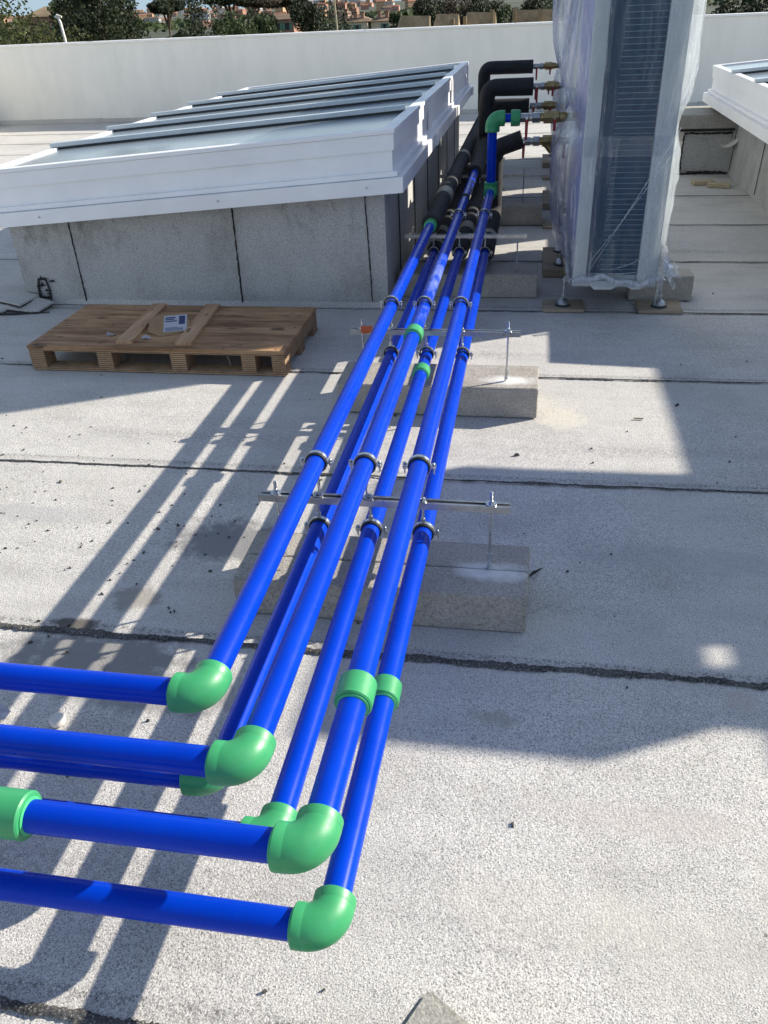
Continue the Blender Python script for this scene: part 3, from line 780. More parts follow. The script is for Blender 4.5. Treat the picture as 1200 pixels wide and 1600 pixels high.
# upper middle
B = blue_run('B', XU[1], ZU, .900, ZU, 'upper middle blue pipe with whitish smears beyond its green coupling', 6.65, m='blue_smear')
coupling(B, (XU[1], 3.06, ZU), (0,1,0), .062)
rt = route([(XU[1], 6.58, ZU), (XU[1], 8.1, ZU), (XU[1], 8.1, .925), (-.03, 8.1, .925)], .078)
sleeve(B, rt, .056, .070, seed=3)
fittings(B, -.028, .24, 8.1, .925, 2)
MB().sweep([(XU[1], 5.60, ZU), (XU[1], 5.68, ZU)], PR+.0012, 32).build('worn_band', M['foam_core'], B, True)
# upper right, bare riser to the first unit
C_ = blue_run('C', XU[2], ZU, .752, ZU, 'upper right blue pipe rising bare to a green elbow at the first heat pump', 5.84)
coupling(C_, (xat('C', XU[2], 1.095), 1.095, ZU), (0,1,0), .062)
coupling(C_, (-.83, .752, ZU), (1,0,0), .12, .0405)
elbow(C_, (XU[2], 5.88, ZU), (0,-1,0), (0,0,1), r=.046)
tube(C_, [(XU[2], 5.88, ZU+.04), (XU[2], 5.88, .89)], r=.0315)
elbow(C_, (XU[2], 5.88, .93), (0,0,-1), (1,0,0), r=.048, leg=.080, br=.050)
tube(C_, [(XU[2]+.06, 5.88, .93), (-.12, 5.88, .93)])
MB().sweep([(-.155,5.88,.93),(-.152,5.88,.93),(-.112,5.88,.93),(-.095,5.88,.93)], [.046,.050,.050,.046], 36).build('union_socket', M['green'], C_, True)
fittings(C_, -.095, .26, 5.88, .93, 1)
# lower three
D = blue_run('D', XL[0], ZL, 1.04, ZL, 'lower left blue pipe, its elbow mostly hidden behind the second upper elbow', 5.3)
rt = route([(XL[0], 5.19, ZL), (XL[0], 10.3, ZL), (XL[0], 10.3, .74), (-.05, 10.3, .74)], .075)
sleeve(D, rt, .05, .064, seed=4); tape(D, (XL[0], 5.62, ZL), (0,1,0), .12, .0525); tape(D, (XL[0], 5.30, ZL), (0,1,0), .06, .0525)
fittings(D, -.045, .24, 10.3, .74, 2)
E_ = blue_run('E', XL[1], ZL, .914, ZL, 'lower middle blue pipe with a green coupling under the second rail', 5.3)
coupling(E_, (XL[1], 3.22, ZL), (0,1,0), .062, .036)
rt = route([(XL[1], 5.19, ZL), (XL[1], 8.3, ZL), (XL[1], 8.3, .75), (-.06, 8.3, .75)], .075)
sleeve(E_, rt, .052, .066, seed=5); tape(E_, (XL[1], 5.72, ZL), (0,1,0), .16, .0545); tape(E_, (XL[1], 5.40, ZL), (0,1,0), .06, .0545)
fittings(E_, -.055, .24, 8.3, .75, 1)
F_ = blue_run('F', XL[2], ZL, .757, ZL, 'lowest front blue pipe, turning left at the nearest green elbow', 5.3)
coupling(F_, (xat('F', XL[2], 1.325), 1.325, ZL), (0,1,0), .058, .0365)
rt = route([(XL[2], 5.17, ZL), (XL[2], 6.2, ZL), (XL[2], 6.2, .70), (-.08, 6.2, .76)], .075)
sleeve(F_, rt, .058, seed=6); tape(F_, (XL[2], 5.50, ZL), (0,1,0), .08, .0605)
fittings(F_, -.075, .24, 6.2, .745, 3, strainer=True)
# painted bands left by tape on lower pipes near the first rail
for x, t in ((XL[1], E_), (XL[2], F_)):
    pass

# ------------------------------------------------------------------ heat pumps in stretch film
UX0, UX1 = .262, .722
def pump(y0, ln, label, front=True):
    t = thing('heat_pump', ((UX0+UX1)/2, y0, 0), label, 'heat pump', 'row of wrapped heat pumps')
    zb, zt = .20, 2.02; y1 = y0+ln
    MB().box(UX0+.006, UX1-.006, y0+.03, y1-.03, zb, zt-.03).build('core', M['casing'], t)
    MB().box(UX0, UX0+.0055, y0+.03, y1-.03, zb+.03, zt-.05).build('side_panel', M['lilac'], t)
    MB().box(UX1-.0055, UX1, y0+.03, y1-.03, zb+.03, zt-.05).build('side_panel', M['casing'], t)
    MB().box(UX0-.008, UX1+.008, y0-.012, y1+.012, zt-.0295, zt, bev=.006).build('top_cover', M['casing'], t)
    for (xa, xb) in ((UX0-.002, .335), (.618, UX1+.002)):
        MB().box(xa, xb, y0-.004, y0+.0295, zb+.002, zt-.032, bev=.004).build('corner_post', M['casing'], t)
        MB().box(xa, xb, y1-.0295, y1+.004, zb+.002, zt-.032, bev=.004).build('corner_post', M['casing'], t)
    for yy, s in ((y0, 1), (y1, -1)):
        a, c = sorted((yy+s*.016, yy+s*.028))
        MB().box(.336, .617, a, c, zb+.03, zt-.032).build('coil', M['fins'], t)
        if s > 0:
            b = MB(); z = zb+.06
            while z < zt-.06:
                b.box(.412, .616, yy+.0105, yy+.0135, z, z+.0028); z += .0272
            b.build('coil_guard', M['slat'], t)
    # base frame with a notched lower edge
    b = MB(); prof = [(UX0,0),(UX0+.10,0),(UX0+.125,-.022),(UX0+.22,-.022),(UX0+.25,-.004),(UX0+.30,-.002),(UX0+.335,-.02),(UX0+.38,-.02),(UX0+.41,0),(UX1,0)]
    for yy in (y0-.006, y1-.0):
        bot = [b.bm.verts.new((x, yy, zb-.028+dz)) for x, dz in prof]; top = [b.bm.verts.new((x, yy, zb+.001)) for x, dz in prof]
        bot2 = [b.bm.verts.new((x, yy+.006, zb-.028+dz)) for x, dz in prof]; top2 = [b.bm.verts.new((x, yy+.006, zb+.001)) for x, dz in prof]
        for i in range(len(prof)-1):
            b.bm.faces.new((bot[i], bot[i+1], top[i+1], top[i])); b.bm.faces.new((bot2[i], bot2[i+1], top2[i+1], top2[i]))
            b.bm.faces.new((bot[i], bot[i+1], bot2[i+1], bot2[i])); b.bm.faces.new((top[i], top[i+1], top2[i+1], top2[i]))
    b.box(UX0, UX1, y0+.001, y1-.001, zb-.02, zb-.001)
    b.build('base_frame', M['casing'], t)
    # levelling feet
    for fx in (.222, .778):
        for fy, up in ((y0+.11, 0), (y0+.88, .030), (y0+1.22, .030)):
            b = MB(); b.sweep([(fx, fy, .058+up), (fx, fy, .19)], .007, 10)
            b.sweep([(fx, fy, .075+up), (fx, fy, .087+up)], .014, 6)
            f = b.build('foot_bolt', M['zinc'], t)
            MB().sweep([(fx, fy, .026+up), (fx, fy, .034+up), (fx, fy, .050+up), (fx, fy, .062+up)], [.042, .045, .034, .012], 20).build('foot_plate', M['galv'], f, True)
            MB().sweep([(fx, fy, .0185+up), (fx, fy, .0258+up)], [.044, .046], 20).build('foot_pad', M['teal_dark'], f, True)
            bx0, bx1 = sorted((fx, fx+(.12 if fx < .5 else -.12)))
            MB().box(bx0-.016, bx1+.016, fy-.014, fy+.014, .172, .1775).build('foot_bracket', M['galv'], t)
    return t
UN = [(4.76, 1.56), (6.82, 1.62), (8.90, 1.58)]
labs = ('nearest film-wrapped heat pump, blue coil face towards the camera', 'second wrapped heat pump in the row, hidden mostly behind the first', 'farthest wrapped heat pump in the row by the far wall')
for (y, l), lab in zip(UN, labs): pump(y, l, lab)
def film(y0, ln, label, seed, x0=UX0, x1=UX1, prof=True, group='stretch film round the heat pumps', H=2.05):
    y1 = y0+ln
    t = thing('stretch_film', ((x0+x1)/2, y0, .15), label, 'plastic film', group)
    bm = bmesh.new(); r = random.Random(seed)
    # outline sampled round the unit
    per = []; nL, nS = 56, 34
    for i in range(nS): per.append((x0+(x1-x0)*i/nS, y0, 0, -1))
    for i in range(nL): per.append((x1, y0+ln*i/nL, 1, 0))
    for i in range(nS): per.append((x1-(x1-x0)*i/nS, y1, 0, 1))
    for i in range(nL): per.append((x0, y1-ln*i/nL, -1, 0))
    n = len(per); cx, cy_ = (x0+x1)/2, (y0+y1)/2
    ph = [r.uniform(0, 2*PI) for _ in range(12)]
    rows = 90; V = []
    for j in range(rows+1):
        z = .165+(H-.165)*j/rows
        # looseness by height: gathered at the bottom, pinched by tape near .95
        pin = math.exp(-((z-1.0)/.10)**2); bot = math.exp(-((z-.22)/.10)**2)
        loose = 1-.85*pin-.9*bot; loose = max(.05, loose)
        row = []
        for i, (px, py, nx, ny) in enumerate(per):
            u = i/n*2*PI
            side = (.55 if z > 1.05 else .42) if nx > 0 else (.9 if nx < 0 else .13)
            fx = abs((py-cy_)/(ln/2)) if nx else abs((px-cx)/((x1-x0)/2))
            if nx: pill = (1-fx**4)*1.0 + .62*(fx**4)
            else: pill = .30+.25*fx**6
            fold = sum(math.sin(u*(7+5*k)+ph[k]+z*(1.2+.6*k)*(1 if k%2 else -1))*(.5**(k*.45)) for k in range(7))/3
            sharp = (1-abs(math.sin(u*17+ph[8]+2.2*math.sin(z*2.3+ph[9]))))**3
            amp = .105*loose*side*pill*(1+.35*math.sin(z*3.1+ph[10]+(1 if nx > 0 else 3)))
            d = .008 + amp + (.012*fold+.016*sharp)*(.25+loose)*(1 if nx else .35)
            if ny < 0: d = max(.006, min(d, .03))
            # corners rounded outwards diagonally
            row.append(bm.verts.new((px+nx*d, py+ny*d, z)))
        V.append(row)
    # smooth the corner gaps: move the corner columns diagonally
    for a, c in zip(V, V[1:]):
        for i in range(n): bm.faces.new((a[i], a[(i+1)%n], c[(i+1)%n], c[i]))
    cen = bm.verts.new((cx, cy_, H+.01))
    for i in range(n): bm.faces.new((V[-1][i], V[-1][(i+1)%n], cen))
    bmesh.ops.smooth_vert(bm, verts=bm.verts, factor=.5, use_axis_x=True, use_axis_y=True, use_axis_z=False)
    b = MB(); b.bm.free(); b.bm = bm
    fo = b.build('film_wrap', M['film'], t, True)
    fo.data.materials.append(M['film_taut']); fo.data.materials.append(M['film_side'])
    for pl in fo.data.polygons:
        c_ = pl.center
        if pl.normal.y < -.6 and abs(c_.x) < (x1-x0)/2-.10: pl.material_index = 1
        elif c_.x < -(x1-x0)/2-.002 and pl.normal.x < -.2: pl.material_index = 2
    # twisted rope of film round the foot and a tassel at the right front corner
    rope = []
    for i in range(0, n+1, 2):
        px, py, nx, ny = per[i % n]
        rope.append((px+nx*.018, py+ny*.018+(0 if ny else 0), .205+.018*math.sin(i*.21+ph[0])+.010*math.sin(i*.63)))
    MB().sweep(rope, [.012+.006*abs(math.sin(k*.9)) for k in range(len(rope))], 8, caps=False).build('film_rope', M['film_rope'], t, True)
    if prof:
        bm2 = MB()
        for k in range(30):
            a = r.uniform(-1.1, 1.2); l = r.uniform(.03, .13)
            p0 = Vector((x1+.025, y0-.02, .30+r.uniform(-.03, .03)))
            p1 = p0+Vector((l*math.cos(a)*.6, -.02*r.random(), -l*.35+r.uniform(-.02,.03)))
            p2 = p0+Vector((l*math.cos(a), -.03*r.random(), -l*.8+r.uniform(-.03,.04)))
            w = r.uniform(.004, .016); up = Vector((r.uniform(-1,1), r.uniform(-1,1), 1)).normalized()
            q = [bm2.bm.verts.new(v) for v in (p0-up*w*.3, p0+up*w*.3, p1+up*w, p1-up*w)]
            e = [bm2.bm.verts.new(v) for v in (p2+up*w*1.2, p2-up*w*.9)]
            bm2.bm.faces.new(q); bm2.bm.faces.new((q[3], q[2], e[0], e[1]))
        bm2.build('film_tassel', M['film'], t, True)
        # stretched strands across the face
        for (xa, za, xb, zb_) in ((x0+.09, .27, x1+.02, 1.0), (x0+.02, .22, x1+.03, .93), (x0+.2, .27, x1-.05, .36), (x0+.02, .25, x1+.02, .27)):
            MB().sweep([(xa, y0-.034, za), ((xa+xb)/2, y0-.040, (za+zb_)/2-.01), (xb, y0-.034, zb_)], [.0012, .003, .0018], 6).build('film_strand', M['film'], t, True)
        MB().sweep([(x1+.022, y0-.028, .40), (x1+.03, y0-.032, .33), (x1+.024, y0-.03, .27), (x1+.02, y0-.03, .18), (x1+.012, y0-.01, .07)], [.014, .022, .024, .010, .004], 9).build('film_knot', M['film'], t, True)
    # tape band round the pinch
    MB().box(x0-.0, x1+.0, y0-.0135, y0-.013, .86, .96).build('tape_band', M['film_taut'], t)
    return t
flab = ('clear stretch film round the nearest heat pump, gathered in a tassel at its right foot', 'clear stretch film bulging round the second heat pump in the row', 'clear stretch film round the farthest heat pump in the row')
for k, ((y, l), lab) in enumerate(zip(UN, flab)): film(y, l, lab, 20+k, prof=(k == 0))
# boards under the feet
def board(x0, x1, y0, y1, h, label):
    return tag(MB().box(x0, x1, y0, y1, .0, h, bev=.002).build('wooden_board', M['board'], loc=((x0+x1)/2, (y0+y1)/2, 0)), label, 'board', 'boards under the heat pump feet')
bn = ('nearest', 'second', 'farthest')
for k, (y, l) in enumerate(UN):
    for s, (bx0, bx1) in enumerate(((.105, .345), (.655, .905))):
        for j, (y0, y1, h) in enumerate(((y+.03, y+.225, .0185), (y+.75, y+1.34, .0485))):
            board(bx0, bx1, y0, y1, h-(0 if s == 0 else .0003), '%s wooden board under the %s %s of the %s heat pump' % (('thin', 'long thick')[j], ('left', 'right')[s], ('front foot', 'rear feet')[j], bn[k]))

# unseen objects added right of the frame to throw shade into view
def shade_pump(name, x, y, ln, w, h, lab):
    t = thing('heat_pump', (x+w/2, y, 0), lab, 'heat pump', 'unseen shade-casting pumps beyond the right edge')  # made-up pump out of view, placed for the shade edge it casts
    MB().box(x, x+w, y, y+ln, .0, h, bev=.01).build('casing', M['casing'], t)
    MB().box(x+.06, x+w-.06, y-.006, y-.0005, .25, h-.1).build('coil', M['fins'], t)
    return t
t = thing('shade_slab', (3.31, 3.72, 0), 'unseen white slab on a post, added for its shade right of the picture', 'shade slab')
MB().box(2.86, 3.63, 3.06, 4.38, 1.80, 2.0, bev=.004).build('shade_box', M['white_metal'], t)  # added slab, outline worked back from the shade band on the roof
b = MB()
for q in ((3.6305, 3.79, 3.06, 3.29), (3.706, 3.79, 3.2905, 3.38), (3.6305, 3.79, 3.3805, 4.38)): b.box(q[0], q[1], q[2], q[3], 1.80, 1.812)  # notch left open so one sun spot passes
b.build('flange', M['white_metal'], t)
MB().sweep([(3.36, 3.72, 0), (3.36, 3.72, 1.795)], .05, 16).build('post', M['galv'], t, True)
MB().box(3.2, 3.52, 3.56, 3.88, .0, .03).build('base_plate', M['galv'], t)
shade_pump('b', 4.05, .2, 2.2, .58, 2.0, 'unseen heat pump added for its shade right of the picture, front of two')
shade_pump('c', 4.05, 2.45, 3.3, .58, 2.0, 'unseen heat pump added for its shade right of the picture, rear of two')

# ------------------------------------------------------------------ pallet
t = thing('plywood_pallet', (-1.9, 3.73, 0), 'low plywood pallet lying in front of the left skylight', 'pallet')
px0, px1, py0, py1 = -2.605, -1.185, 3.725, 4.42
MB().box(px0, px1, py0, py1, .121, .137, bev=.0015).build('top_sheet', M['ply'], t)
MB().box(px0+.004, px1-.004, py0+.004, py1-.004, .1075, .1205).build('under_sheet', M['ply_edge'], t)
for yy in (py0, (py0+py1)/2-.05, py1-.10):
    MB().box(px0+.002, px1-.002, yy+.002, yy+.10, .002, .016, bev=.001).build('bottom_board', M['ply_edge'], t)
for xb, w in ((px0+.003, .085), (px0+.39, .085), (px0+.80, .085), (-1.42, .075), (px1-.073, .07)):
    for yy, dy in ((py0+.003, .10), ((py0+py1)/2-.045, .09), (py1-.10, .095)):
        MB().box(xb, xb+w, yy, yy+dy, .0165, .107, bev=.001).build('spacer', M['ply_edge'], t)
# bearers running back on the right flank and splintered edge
MB().box(px1-.072, px1-.004, py0+.105, py1-.105, .05, .1068).build('side_bearer', M['ply_edge'], t)
MB().box(px0+.012, px0+.07, py0+.105, py1-.105, .06, .1068).build('side_bearer', M['ply_edge'], t)
MB().sweep([(-1.49, 3.72, .105), (-1.478, 3.716, .085), (-1.47, 3.70, .06)], [.0012, .001, .0006], 5).build('splinter', M['scrapwood'], t)
nail = MB().sweep([(px0+.04, py0+.02, .137), (px0+.04, py0+.02, .1385)], .004, 10).build('nail', M['bitumen'], t)
rn = random.Random(8)
for i in range(6):
    for yy in (0.0, .33, .655):
        c_ = nail.copy(); COL.objects.link(c_); c_.location = (i*.262+rn.uniform(-.02,.02)+.02, yy+rn.uniform(-.006,.006), 0)
# planks and carton scrap lying on it
def plank(x0, y0, x1, y1, w, z, label, bow=0):
    a, c = Vector((x0, y0, 0)), Vector((x1, y1, 0)); d = (c-a).normalized(); s = Vector((-d.y, d.x, 0))*w/2
    b = MB(); P = [a-s, a+s, c+s, c-s]
    b.hexa([(p.x, p.y, z) for p in P]+[(p.x, p.y, z+.016) for p in P])
    return tag(b.build('plank', M['ply_y'], loc=(x0, y0, z)), label, 'plank', 'planks lying on the pallet')
plank(-2.07, 3.775, -2.13, 4.40, .085, .1375, 'narrow plank lying across the pallet, left of the carton scrap')
plank(-1.74, 3.77, -1.80, 4.40, .085, .1375, 'narrow plank lying across the pallet, right of the carton scrap')
t = thing('carton_scrap', (-1.93, 4.03, .137), 'torn brown carton scrap with a printed white label, between the two planks', 'carton')
ca = -.42
mt = Matrix.Translation((-1.925, 4.03, .1385)) @ Matrix.Rotation(.32, 4, 'Z') @ Matrix.Rotation(.20, 4, 'X')
b = MB(); bm = b.bm
out = [(-.105,-.065),(-.03,-.135),(.14,-.075),(.085,.09),(-.045,.11),(-.10,.06)]
lo = [bm.verts.new(mt @ Vector((x, y, .022))) for x, y in out]; hi = [bm.verts.new(mt @ Vector((x, y, .027))) for x, y in out]
bm.faces.new(lo); bm.faces.new(hi)
for i in range(6): bm.faces.new((lo[i], lo[(i+1)%6], hi[(i+1)%6], hi[i]))
b.build('carton_sheet', M['card'], t)
b = MB(); b.box(-.022, .103, -.090, .083, .0274, .0280, mt); lb = b.build('paper_label', M['label'], t)
for (xa, ya, w_, h_) in ((-.015,.052,.058,.012),(-.015,.034,.052,.012),(-.015,.014,.066,.011),(.060,-.02,.034,.09),(-.012,-.082,.10,.004),(-.012,-.072,.10,.004),(-.012,-.062,.10,.004),(-.012,-.052,.07,.004)):
    MB().box(xa, xa+w_*.96, ya, ya+h_, .0282, .0285, mt).build('printed_block', M['ink'], lb)
r = random.Random(9)
for k, (x, y) in enumerate(((-2.01, 4.02), (-1.985, 3.86), (-2.20, 3.90))):
    b = crumple(x, y, .022+.01*r.random(), .015, .012, 40+k, .1385)
    tag(b.build('paper_crumb', M['label'], loc=(x, y, .137)), ('whitish paper crumb between the left plank and the carton scrap', 'whitish paper crumb in front of the carton scrap', 'whitish crumb on the left part of the pallet')[k], 'crumb', 'paper crumbs on the pallet')
# small things on the roof, lower left
tag(MB().sweep([(-1.18,1.36,0),(-1.18,1.36,.012),(-1.18,1.36,.018)], [.021,.022,.018], 20).build('plastic_disc', M['offwhite'], loc=(-1.18,1.36,0), smooth=True), 'small round off-white plastic disc on the roof between the upper left runs', 'disc')
tag(crumple(-1.43, 1.36, .12, .035, .02, 51, .004).build('film_scrap', M['label'], loc=(-1.43,1.36,0)), 'whitish plastic scrap on the roof at the left edge, behind the second run', 'scrap')
tag(MB().sweep([(-.66,2.17,.0),(-.66,2.17,.012),(-.655,2.17,.02)], [.02,.022,.012], 9).build('pebble', M['concrete_top'], loc=(-.66,2.17,0)), 'small beige pebble on the roof behind the nearest rail', 'pebble')
tag(MB().sweep([(.055,2.14,.004),(.075,2.16,.010),(.10,2.19,.006)], [.003,.006,.002], 5).build('bark_sliver', M['bitumen'], loc=(.07,2.16,0)), 'dark sliver beside the rear corner of the dusty block', 'sliver')
tag(MB().sweep([(.50,3.36,.004),(.54,3.358,.004)], .004, 5).build('wood_chip', M['scrapwood'], loc=(.5,3.36,0)), 'small wood chip on the shade edge right of the second rail', 'chip')

# ------------------------------------------------------------------ surroundings
b = MB(); bm = b.bm
# ground: flat near, rising to a low hill far off
ring = [(0,-9.0),(60,-9.0),(150,-9.0),(400,-9.5),(700,-8.0),(1100,-3.5),(1600,2.0),(2100,3.5),(2600,-6),(6000,-9)]
ns = 72; prev = None
for r_, z in ring:
    cur = []
    for k in range(ns):
        a = 2*PI*k/ns
        cur.append(bm.verts.new((r_*math.cos(a), r_*math.sin(a), z + (1.2*math.sin(a*9)+.8*math.sin(a*23+1) if 900 < r_ < 2200 else 0)))) if r_ > 0 else cur.append(None)
    if r_ == 0: c0 = bm.verts.new((0, 0, z))
    elif prev is None or prev[0] is None:
        for k in range(ns): bm.faces.new((c0, cur[k], cur[(k+1)%ns]))
    else:
        for k in range(ns): bm.faces.new((prev[k], cur[k], cur[(k+1)%ns], prev[(k+1)%ns]))
    prev = cur
tag(b.build('ground', M['hill'], smooth=True), kind='structure')

def blob_crown(t, c, rx, ry, rz, n, m, seed, leaf=.16, lumps=9, flat=False):
    r = random.Random(seed); bm = bmesh.new(); c = Vector(c)
    cent = []
    for k in range(lumps):
        a = r.uniform(0, 2*PI); e = r.uniform(-.9, .95) if not flat else r.uniform(-.3, .5); q = r.uniform(.35, .85)
        cent.append((Vector((math.cos(a)*rx*q*math.sqrt(1-e*e*.8), math.sin(a)*ry*q*math.sqrt(1-e*e*.8), rz*e*.85)), r.uniform(.28, .5)))
    cent.append((Vector((0, 0, 0)), .6))
    for i in range(n):
        cc, s = r.choice(cent)
        d = Vector((r.gauss(0,1), r.gauss(0,1), r.gauss(0,1))).normalized()*(r.random()**.4)
        p = c+cc+Vector((d.x*rx*s, d.y*ry*s, d.z*rz*s*(1 if not flat else 1)))
        l = leaf*r.uniform(.6, 1.4)
        u = Vector((r.gauss(0,1), r.gauss(0,1), r.gauss(0,1))).normalized(); v = u.orthogonal().normalized()
        q = [bm.verts.new(p+x) for x in (u*l, v*l*.6, -u*l, -v*l*.6)]
        bm.faces.new(q)
    b = MB(); b.bm.free(); b.bm = bm
    return b.build('crown', M[m], t)
def tree(x, y, top, rad, m, seed, label, kind='broad', n=2600, leaf=.16, hh=None, group='trees beyond the far wall'):
    name = {'broad': 'broadleaf_tree', 'pine': 'umbrella_pine', 'cyp': 'cypress_tree'}[kind]
    t = thing(name, (x, y, -9), label, 'tree', group)
    H = top+9
    r = random.Random(seed+500)
    if kind == 'pine':
        blob_crown(t, (x, y, top-.6), rad*1.25, rad*1.25, .62, n, m, seed, leaf, 12, True)
        hb = top-.9
        limbs = 5
    elif kind == 'cyp':
        hh = hh or H*.45
        blob_crown(t, (x, y, top-hh), rad, rad, hh, n, m, seed, leaf, 16); hb = top-hh; limbs = 3
    else:
        hh = hh or min(H*.4, rad*1.35)
        blob_crown(t, (x, y, top-hh), rad, rad, hh, n, m, seed, leaf, 14); hb = top-hh; limbs = 4
    b = MB(); lean = r.uniform(-.3, .3)
    k_ = .5 if kind == 'pine' else 1
    b.sweep([(x, y, -9.05), (x+lean*.3, y, (-9+hb)/2), (x+lean, y, hb)], [.26*k_, .19*k_, .12*k_], 9)
    for k in range(limbs):
        a = 2*PI*k/limbs+r.random()
        b.sweep([(x+lean*.8, y, hb-1.0), (x+lean+rad*.3*math.cos(a), y+rad*.3*math.sin(a), hb), (x+lean+rad*.6*math.cos(a), y+rad*.6*math.sin(a), hb+.6)], [.09, .06, .02], 6)
    b.build('trunk', M['bark'], t, True)
TREES = [  # x, y, top, radius, material, kind, label
 (-19.6, 33.2, 3.6, 2.6, 'leaf_olive', 'broad', 'big olive green tree filling the far left corner behind the wall'),
 (-18.3, 37.5, 4.0, 1.7, 'leaf_dark', 'broad', 'dark full tree right behind the olive green tree at upper left'),
 (-21.0, 43.0, 3.6, 1.2, 'leaf_dark', 'cyp', 'dark narrow tree between the white lamp post and the feathery conifer'),
 (-23.0, 45.0, 3.6, 1.55, 'leaf_dark', 'broad', 'dark loose tree just right of the white lamp post'),
 (-23.2, 50.2, 3.9, 1.3, 'leaf_dark', 'cyp', 'feathery dark conifer left of the gap with the distant town'),
 (-24.9, 47.5, 2.6, 1.3, 'leaf_mid', 'broad', 'dark green tree directly behind the white lamp post'),
 (-26.6, 64.7, 2.55, 1.05, 'leaf_dark', 'pine', 'slim umbrella pine standing in the gap before the distant town'),
 (-16.5, 45.1, 3.9, 1.35, 'leaf_dark', 'cyp', 'tall dense dark tree right of the slim umbrella pine'),
 (-17.6, 51.0, 1.3, 1.3, 'leaf_mid', 'broad', 'low wide green tree below the second umbrella pine, behind the bushy one'),
 (-13.6, 44.8, 1.5, 1.0, 'leaf_dark', 'broad', 'dark low tree in front of the reddish house, left of the round green tree'),
 (-22.6, 58.5, .8, 1.3, 'leaf_dark', 'broad', 'low dark tree at the foot of the slim umbrella pine'),
 (-15.0, 43.5, 1.2, .9, 'leaf_mid', 'broad', 'low round bush at the right foot of the dense dark tree'),
 (-12.6, 38.0, 1.45, 1.0, 'leaf_mid', 'broad', 'mid green bushy tree under the second umbrella pine'),
 (-20.6, 61.7, 2.9, 1.35, 'leaf_dark', 'pine', 'umbrella pine rising above the mid green bushy tree'),
 (-12.0, 40.3, 1.35, .72, 'leaf_mid', 'broad', 'small round green tree left of the reddish house'),
 (-21.5, 70.0, 2.6, 1.6, 'leaf_brown', 'pine', 'brownish umbrella pine, left one of the touching pair'),
 (-19.2, 72.6, 2.6, 1.6, 'leaf_brown', 'pine', 'brownish umbrella pine, right one of the touching pair'),
 (-12.1, 48.6, 1.9, .98, 'leaf_dark', 'broad', 'dark rounded tree left of the tree with a bare pole'),
 (-10.3, 47.3, 3.2, 1.0, 'leaf_dark', 'cyp', 'tall dark tree behind the bare pole, left of the cream houses'),
 (-8.2, 54.4, 1.05, .66, 'leaf_mid', 'broad', 'small green tree between cream houses and brown steep roofs'),
 (-9.2, 79.5, 2.1, 1.7, 'leaf_dark', 'broad', 'broad dark tree above the left steep roof'),
 (-6.6, 79.8, 2.3, 1.9, 'leaf_brown', 'broad', 'brownish broad tree above the middle steep roof'),
 (-4.6, 78.5, 2.2, 1.6, 'leaf_dark', 'broad', 'dark tree above the right end of the middle steep roof'),
 (-2.9, 69.9, 1.2, 1.0, 'leaf_mid', 'broad', 'light green tree between the middle and right steep roofs'),
 (-.6, 74.0, 1.9, 1.7, 'leaf_dark', 'broad', 'dark tree behind the right steep roof, left of the heat pump'),
 (1.8, 70.0, 1.8, 1.7, 'leaf_mid', 'broad', 'green tree hidden mostly by the wrapped heat pump'),
 (8.8, 60.2, 1.3, 1.1, 'leaf_brown', 'broad', 'reddish brown tree just right of the wrapped heat pump'),
 (10.3, 55.0, .85, 1.0, 'leaf_dark', 'broad', 'dark tree in the middle of the strip at the right edge'),
 (10.6, 49.2, 1.4, .95, 'leaf_dark', 'broad', 'dark tree at the right edge above the far wall'),
 (11.6, 57.5, 1.3, 1.1, 'leaf_mid', 'broad', 'green tree behind the dark one at the right edge'),
]
for i, (x, y, top, rad, m, kind, lab) in enumerate(TREES):
    tree(x, y, top, rad, m, 100+i, lab, kind, n=15000 if i == 0 else (8000 if rad > 1 else 5000), leaf=.065 if y < 50 else .085)
# distant tree belts, nobody could count them
def belt(r0, r1, a0, a1, n, zt, leaf, m, seed, lab):
    r = random.Random(seed); bm = bmesh.new()
    for i in range(n):
        k = r.random(); a = a0+(a1-a0)*r.random(); d = r0+(r1-r0)*r.random()
        z = zt(a, d)-abs(r.gauss(0, 1.6))
        p = Vector((d*math.sin(a), d*math.cos(a), z)); l = leaf*r.uniform(.5, 1.5)*d/150
        u = Vector((r.gauss(0,1), r.gauss(0,1), r.gauss(0,1))).normalized(); v = u.orthogonal().normalized()
        bm.faces.new([bm.verts.new(p+q) for q in (u*l, v*l*.7, -u*l, -v*l*.7)])
    b = MB(); b.bm.free(); b.bm = bm
    return tag(b.build('distant_woods', M[m]), lab, 'woods', kind='stuff')
belt(110, 170, -.62, .30, 9000, lambda a, d: -3.6+1.6*math.sin(a*31)+1.0*math.sin(a*77), .62, 'leaf_dark', 1, 'dark belt of distant trees behind the houses')
belt(600, 900, -.62, .30, 7000, lambda a, d: -5.2+3.0*math.sin(a*41)+1.5*math.sin(a*97), .50, 'leaf_mid', 2, 'green tufts of far woods among the distant town')
